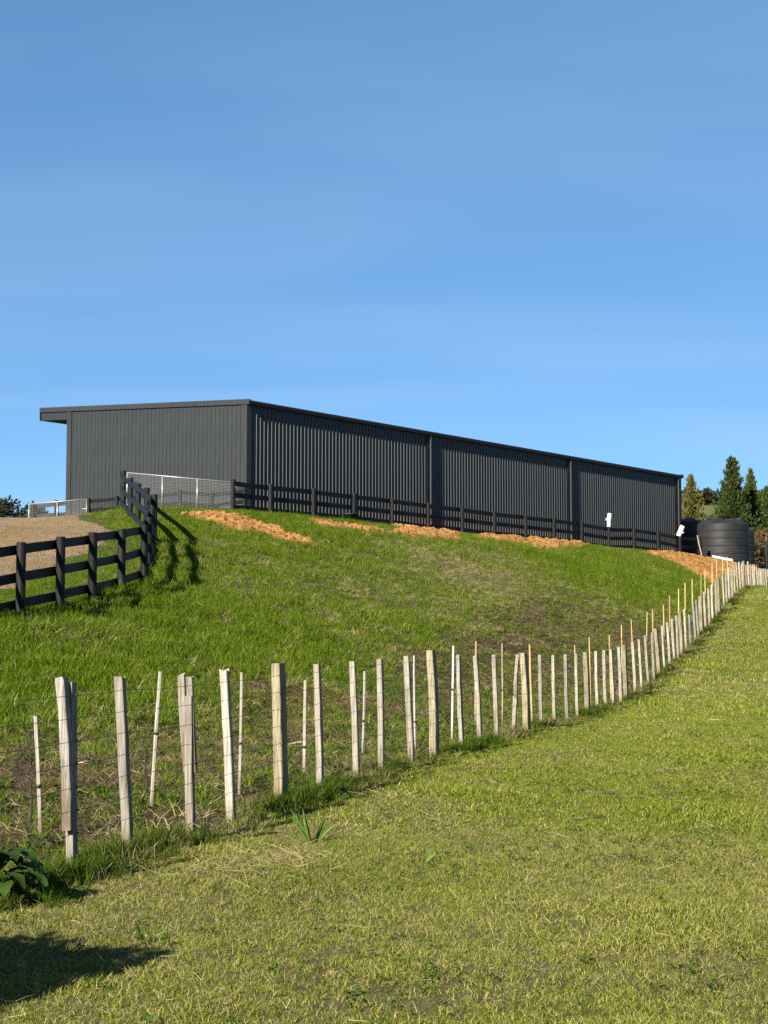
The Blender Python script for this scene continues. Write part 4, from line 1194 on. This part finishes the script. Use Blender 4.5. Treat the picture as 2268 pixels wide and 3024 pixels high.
# rounded shrub standing left of the picture: its shadow reaches into the foreground
r = random.Random(3)
sx_, sy_ = -3.16, 4.72
root = empty("garden_shrub", (sx_, sy_, h1(sx_, sy_)), 0, "round leafy shrub standing outside the left edge, its shadow on the near grass", "shrub")
MB().tube([(0, 0, -.1), (.02, 0, .5), (0, .02, .9), (.02, 0, 1.3)], [.035, .03, .025, .012], 8).build("trunk", M['bark'], root, True)
P, D = [], []
for _ in range(6000):
    a_, b__ = r.uniform(0, 6.28), math.acos(r.uniform(-1, 1)); d = Vector((math.sin(b__)*math.cos(a_), math.sin(b__)*math.sin(a_), math.cos(b__)))
    rr_ = .60*(.82+.3*math.sin(3*a_+1)*math.sin(2*b__))*r.random()**.4
    P.append(Vector((d.x*rr_, d.y*rr_, 1.3+d.z*rr_*.95))); D.append(d)
o = bpy.data.objects.new("crown", foliage(P, D, .10, M['broadleaf'], r, "crown", .55, 0)); C.objects.link(o); o.parent = root

# ------------------------------------------------------------------ grass
def blade(V, Fc, T, p, yaw, lean, L, w, bend, tint, dry, segs, rnd):
    d = Vector((math.cos(yaw)*math.sin(lean), math.sin(yaw)*math.sin(lean), math.cos(lean)))
    s = Vector((-math.sin(yaw), math.cos(yaw), 0)); ang = rnd.uniform(-.9, .9)
    s = (s*math.cos(ang) + d.cross(s)*math.sin(ang)).normalized()
    q = Vector(p); n0 = len(V); th = lean
    for i in range(segs):
        ww = w*(1-.55*i/segs)*.5
        V += [q - s*ww, q + s*ww]; T += [(tint, i/segs, dry)]*2
        q = q + d*(L/segs)
        th = min(th + bend/segs, 1.9)
        d = Vector((math.cos(yaw)*math.sin(th), math.sin(yaw)*math.sin(th), math.cos(th)))
    V.append(q); T.append((tint, 1, dry))
    for i in range(segs-1):
        a = n0+2*i; Fc.append((a, a+1, a+3, a+2))
    a = n0+2*(segs-1); Fc.append((a, a+1, a+2))
def clump(name, mat, n, rad, L, w, lean, bend, dryp, segs, seed, tint=(0, 1)):
    r = random.Random(seed); V, Fc, T = [], [], []
    for _ in range(n):
        a_ = r.uniform(0, 6.28); q = rad*math.sqrt(r.random())
        blade(V, Fc, T, (math.cos(a_)*q, math.sin(a_)*q, -.006), r.uniform(0, 6.28), r.uniform(*lean), r.uniform(*L), w*r.uniform(.7, 1.3), r.uniform(*bend),
              r.uniform(*tint), (r.uniform(.7, 1) if r.random() < dryp else 0.0), segs, r)
    return bpy.data.objects.new(name, colored(name, V, Fc, T, M[mat]))
def rosette(name, mat, n, R, seed):
    """low broad-leaved weed"""
    r = random.Random(seed); V, Fc, T = [], [], []
    for _ in range(n):
        a_ = r.uniform(0, 6.28)
        leaf_blade(V, Fc, T, Vector((r.uniform(-R, R)*.6, r.uniform(-R, R)*.6, r.uniform(.0, .03))), Vector((math.cos(a_), math.sin(a_), r.uniform(.15, .9))), Vector((0, 0, 1)), R*r.uniform(.5, 1), R*r.uniform(.25, .45), r.uniform(.3, 1.6), r.random(), 2, .2, .02)
    return bpy.data.objects.new(name, colored(name, V, Fc, T, M[mat]))
def scatter(name, label, cat, pts_, protos, pick, scale, tilt=.12):
    n_ = len(pts_)
    col_ = bpy.data.collections.new(name + "_pieces")
    for o in protos: col_.objects.link(o)
    m = bpy.data.meshes.new(name); m.vertices.add(n_); m.vertices.foreach_set("co", np.asarray(pts_, np.float32).ravel())
    a = m.attributes.new("rot", 'FLOAT_VECTOR', 'POINT')
    a.data.foreach_set("vector", np.stack([rng.normal(0, tilt, n_), rng.normal(0, tilt, n_), rng.uniform(0, 6.283, n_)], 1).astype(np.float32).ravel())
    a = m.attributes.new("scl", 'FLOAT', 'POINT'); a.data.foreach_set("value", np.asarray(scale, np.float32))
    a = m.attributes.new("pick", 'INT', 'POINT'); a.data.foreach_set("value", np.asarray(pick, np.int32))
    ob = bpy.data.objects.new(name, m); C.objects.link(ob)
    g = bpy.data.node_groups.new(name, 'GeometryNodeTree')
    g.interface.new_socket(name="Geometry", in_out='INPUT', socket_type='NodeSocketGeometry')
    g.interface.new_socket(name="Geometry", in_out='OUTPUT', socket_type='NodeSocketGeometry')
    N, Lk = g.nodes, g.links
    gi, go = N.new('NodeGroupInput'), N.new('NodeGroupOutput')
    ci = N.new('GeometryNodeCollectionInfo'); ci.inputs['Collection'].default_value = col_
    ci.inputs['Separate Children'].default_value = True; ci.inputs['Reset Children'].default_value = True
    ip = N.new('GeometryNodeInstanceOnPoints'); ip.inputs['Pick Instance'].default_value = True
    def na(nm, ty):
        x = N.new('GeometryNodeInputNamedAttribute'); x.data_type = ty; x.inputs['Name'].default_value = nm; return x.outputs['Attribute']
    Lk.new(gi.outputs[0], ip.inputs['Points']); Lk.new(ci.outputs[0], ip.inputs['Instance'])
    Lk.new(na("pick", 'INT'), ip.inputs['Instance Index']); Lk.new(na("rot", 'FLOAT_VECTOR'), ip.inputs['Rotation']); Lk.new(na("scl", 'FLOAT'), ip.inputs['Scale'])
    Lk.new(ip.outputs[0], go.inputs[0])
    md = ob.modifiers.new("scatter", 'NODES'); md.node_group = g
    tag(ob, label, cat, None, "stuff"); return ob
def sample(y0, y1, dens, side=.30, pad=1.5):
    """even scatter over the trapezium of ground in front of the viewpoint"""
    area = side*(y1**2-y0**2) + 2*pad*(y1-y0)
    n_ = int(area*dens)
    u_ = rng.random(n_)
    # invert the linear growth of width with distance
    A_, B_, C_ = side, 2*pad, -(side*y0**2 + 2*pad*y0) - u_*area
    Y = (-B_ + np.sqrt(B_*B_ - 4*A_*C_))/(2*A_)
    X = (rng.random(n_)*2-1)*(side*Y + pad)
    return X, Y
def put(X, Y, lift=0.0): return np.stack([X, Y, H(X, Y)+lift], 1)

# --- mown paddock
near = [clump("tuft", 'paddock_grass', 13, .036, (.018, .052), .0036, (.2, 1.25), (.3, 1.5), .15, 2, 100+i) for i in range(6)] + \
       [clump("tuft", 'dead_grass', 10, .042, (.02, .055), .0030, (.7, 1.5), (.0, .9), .35, 2, 120+i) for i in range(4)]
midg = [clump("tuft", 'paddock_grass', 19, .068, (.025, .062), .0056, (.2, 1.2), (.3, 1.5), .15, 2, 140+i) for i in range(6)] + \
       [clump("tuft", 'dead_grass', 15, .075, (.03, .065), .005, (.7, 1.5), (.0, .9), .35, 2, 160+i) for i in range(4)]
farg = [clump("tuft", 'paddock_grass', 26, .15, (.035, .085), .0125, (.1, 1.0), (.3, 1.3), .14, 1, 180+i) for i in range(6)] + \
       [clump("tuft", 'dead_grass', 22, .15, (.035, .085), .011, (.4, 1.3), (.2, 1.0), .45, 1, 200+i) for i in range(4)]
for nm, protos, y0, y1, dens, lab in (("mown_grass", near, 4.0, 12, 1700, "close-cropped yellowing grass in the nearest part of the paddock"), ("mown_grass", midg, 12, 27, 520, "short mown grass in the middle of the paddock"),
                                      ("mown_grass", farg, 27, 84, 95, "short mown grass climbing the far end of the paddock")):
    X, Y = sample(y0, y1, dens)
    d = (X-fence_x(Y))*.958
    k = (d > .02) & (rng.random(len(X)) < .45+.8*sstep(.28, .5, fbm(X/.23, Y/.23, 85, 3)))
    X, Y = X[k], Y[k]
    dry = rng.random(len(X)) < .05 + .48*paddock_dry(X, Y)
    pick = np.where(dry, rng.integers(6, 10, len(X)), rng.integers(0, 6, len(X)))
    lush = sstep(.5, .75, fbm(X/1.2, Y/1.2, 88))
    scatter(nm, lab, "grass", put(X, Y), protos, pick, rng.uniform(.6, 1.2, len(X))*(.85+.85*lush), .18)

# --- hill
hg = [clump("tuft", 'hill_grass', 30, .14, (.09, .23), .0085, (.05, .85), (.3, 1.5), .05, 2, 300+i) for i in range(7)] + \
     [clump("tuft", 'dead_grass', 26, .15, (.08, .22), .0075, (.4, 1.3), (.3, 1.2), .35, 2, 320+i) for i in range(3)]
for y0, y1, dens in ((11, 34, 85), (34, 86, 46)):
    X, Y = sample(y0, y1, dens)
    d = (fence_x(Y)-X)*.958
    ok = (d > .3) & (soil_sd(X, Y) < .10+.55*(rng.random(len(X))-.5)+.5*(fbm(X/.6, Y/.6, 87)-.5)) & (gravel_sd(X, Y) < .25*(rng.random(len(X))-.2))
    lx = (X-CORNER.x)*E1.x + (Y-CORNER.y)*E1.y; ly = (X-CORNER.x)*E2.x + (Y-CORNER.y)*E2.y
    ok &= ~((lx > -.3) & (lx < L_S+.3) & (ly > -.3) & (ly < W_S+1.8))    # nothing under the shed
    ok &= rng.random(len(X)) > .93*strip_mask(X, Y)
    X, Y = X[ok], Y[ok]
    dry = rng.random(len(X)) < .06 + .62*dry_mask(X, Y) + .16*sstep(.5, .7, fbm(X/1.6, Y/1.6, 91)) + .3*strip_mask(X, Y)
    pick = np.where(dry, rng.integers(7, 10, len(X)), rng.integers(0, 7, len(X)))
    big = .55 + .75*fbm(X/1.5, Y/1.5, 95) + .25*sstep(.45, .7, fbm(X/.45, Y/.45, 97))
    big *= 1 - .45*np.maximum(dry_mask(X, Y), strip_mask(X, Y)*.6)
    big *= np.where(X < drive_x(Y)-.3, .62, 1.0)
    big *= 1 - .55*np.exp(-((rail_line(Y)-X)*.79/.8)**2)*(X > -8)          # grazed short along the rail fence
    scatter("hill_grass", "lush green grass covering the slope below the shed" if y0 < 20 else "green grass on the upper slope below the rail fences", "grass", put(X, Y), hg, pick, big*rng.uniform(.75, 1.2, len(X)), .15)

# --- planting strip: dead thatch, low weeds, hay stems
sg_ = [clump("thatch", 'thatch', 18, .10, (.06, .20), .0045, (.9, 1.6), (.0, .9), .25, 2, 400+i, (0, .6)) for i in range(5)] + \
      [rosette("weed", 'weed', 9, .085, 420+i) for i in range(4)] + [clump("weed", 'hill_grass', 18, .06, (.05, .13), .0055, (.1, 1.0), (.4, 1.4), .1, 2, 440+i) for i in range(3)]
X, Y = sample(7.5, 52, 130, .30, 1.0)
sm = strip_mask(X, Y); k = rng.random(len(X)) < sm*.85
X, Y = X[k], Y[k]
gr = sstep(.40, .60, fbm(X/1.0, Y/1.0, 99))
cho = rng.random(len(X))
pick = np.where(cho < .14+.50*gr, np.where(rng.random(len(X)) < .45, rng.integers(5, 9, len(X)), rng.integers(9, 12, len(X))), rng.integers(0, 5, len(X)))
scatter("strip_weeds", "brown thatch and low green weeds covering the planting strip behind the fence", "weeds", put(X, Y), sg_, pick, rng.uniform(.6, 1.25, len(X)), .15)

# --- rank grass along the foot of the pale fence
rg = [clump("tuft", 'hill_grass', 34, .075, (.09, .24), .0055, (.05, .8), (.3, 1.5), .07, 3, 500+i, (0, .35)) for i in range(5)] + [clump("tuft", 'dead_grass', 26, .07, (.10, .24), .004, (.1, 1.1), (.4, 1.6), .4, 3, 520+i) for i in range(3)]  # dark green tufts, tint kept low to paint in the shadow strip here
n_ = 6500
Y = 8 + 70*rng.random(n_)**1.9; off = rng.normal(.06, .13, n_)
X = fence_x(Y) + off
k = rng.random(n_) < .08 + .95*sstep(.40, .60, fbm(X/.9, Y/.9, 101))
X, Y, off = X[k], Y[k], off[k]
dry = rng.random(len(X)) < .10 + .70*sstep(.46, .60, fbm(X/.7, Y/.7, 103))
scatter("rank_grass", "rank dark tufts of long grass along the foot of the pale fence", "grass", put(X, Y), rg, np.where(dry, rng.integers(5, 8, len(X)), rng.integers(0, 5, len(X))), rng.uniform(.42, .95, len(X))*(1-.35*np.clip(np.abs(off-.1)/.5, 0, 1)), .12)

# --- loose hay stems
hs = []
for i in range(6):
    r = random.Random(600+i); V, Fc, T = [], [], []
    for _ in range(2):
        a_ = r.uniform(0, 6.28)
        blade(V, Fc, T, (r.uniform(-.05, .05), r.uniform(-.05, .05), r.uniform(.015, .05)), a_, r.uniform(1.1, 1.6), r.uniform(.05, .19), .0030, r.uniform(-.7, .9), r.uniform(.5, 1), r.uniform(.3, 1), 4, r)
    hs.append(bpy.data.objects.new("hay_stem", colored("hay_stem", V, Fc, T, M['dead_grass'])))
X, Y = sample(4.2, 60, 26, .30, 1.0)
d = (X-fence_x(Y))*.958
prob = np.where(d > 0, .30+.55*sstep(.45, .7, fbm(X/.9, Y/.9, 107)), strip_mask(X, Y)*1.0 + .10 + dry_mask(X, Y)*.8)
k = (rng.random(len(X)) < prob) & (soil_sd(X, Y) < 0) & (gravel_sd(X, Y) < 0) & ((rail_line(Y)-X)*-.79 > 0)
X, Y = X[k], Y[k]
for u_, v_, n_, sp_ in ((560, 2205, 90, .16), (880, 2215, 40, .2), (1560, 2120, 60, .25), (1480, 2140, 60, .3), (1640, 2000, 60, .5), (300, 2300, 60, .35), (1000, 2200, 50, .35), (840, 2545, 130, .22), (700, 2580, 90, .2)):
    q_ = ground_at(u_, v_); X = np.append(X, rng.normal(q_.x, sp_, n_)); Y = np.append(Y, rng.normal(q_.y, sp_*.8, n_))
scatter("hay_stems", "loose pale hay stems strewn over the grass", "hay", put(X, Y), hs, rng.integers(0, 6, len(X)), rng.uniform(.6, 1.2, len(X))*np.where(Y > 30, 1.5, 1.0), .1)
# --- clover and plantain in the paddock
cl = [rosette("clover", 'weed', 8, .035, 700+i) for i in range(4)]
X, Y = sample(4.2, 24, 22); d = (X-fence_x(Y))*.958
k = (d > .1) & (rng.random(len(X)) < sstep(.42, .62, fbm(X/.8, Y/.8, 111)))
X, Y = X[k], Y[k]
scatter("clover", "small clover leaves among the mown grass", "clover", put(X, Y, .012), cl, rng.integers(0, 4, len(X)), rng.uniform(.7, 1.3, len(X)), .2)
# --- clods of clay lying on and around the heaps
ck = []
for i in range(5):
    bm = bmesh.new(); bmesh.ops.create_icosphere(bm, subdivisions=2, radius=1.0)
    r = random.Random(900+i)
    for v_ in bm.verts: v_.co *= r.uniform(.72, 1.12); v_.co.z *= .7
    m = bpy.data.meshes.new("clod"); bm.to_mesh(m); bm.free(); m.materials.append(M['clay'])
    ck.append(bpy.data.objects.new("clod", m))
X, Y = sample(47, 84, 60, .24, .5)
sd_ = soil_sd(X, Y)
k = rng.random(len(X)) < np.where(sd_ > 0, .40, .40*np.exp(sd_/.28))
X, Y = X[k], Y[k]
scatter("clay_clods", "loose orange clay clods crumbled over and around the clay heaps", "soil", put(X, Y, .06*sstep(-.1, .4, soil_sd(X, Y))), ck, rng.integers(0, 5, len(X)), .022 + .085*rng.random(len(X))**3, .6)
# --- bush on the far ridge
fb = []
for i in range(4):
    r = random.Random(800+i); P, D = [], []
    for _ in range(150):
        a_, b__ = r.uniform(0, 6.28), math.acos(r.uniform(-.3, 1)); d_ = Vector((math.sin(b__)*math.cos(a_), math.sin(b__)*math.sin(a_), math.cos(b__)))
        P.append(Vector((d_.x*2.6, d_.y*2.6, 1.2+d_.z*3.2))*r.uniform(.7, 1.05)); D.append(d_)
    fb.append(bpy.data.objects.new("bush", foliage(P, D, 1.5, M['far_bush'], r, "bush", .7, 0)))
n_ = 26000
X, Y = rng.uniform(-260, 330, n_), rng.uniform(250, 700, n_)
wd = bush_cover(X, Y)
k = rng.random(n_) < wd*.55 + .006
X, Y = X[k], Y[k]
scatter("hill_bush", "dark bush covering the distant ridge behind the conifers", "bush", put(X, Y, -.5), fb, rng.integers(0, 4, len(X)), rng.uniform(.5, 1.3, len(X)), .05)
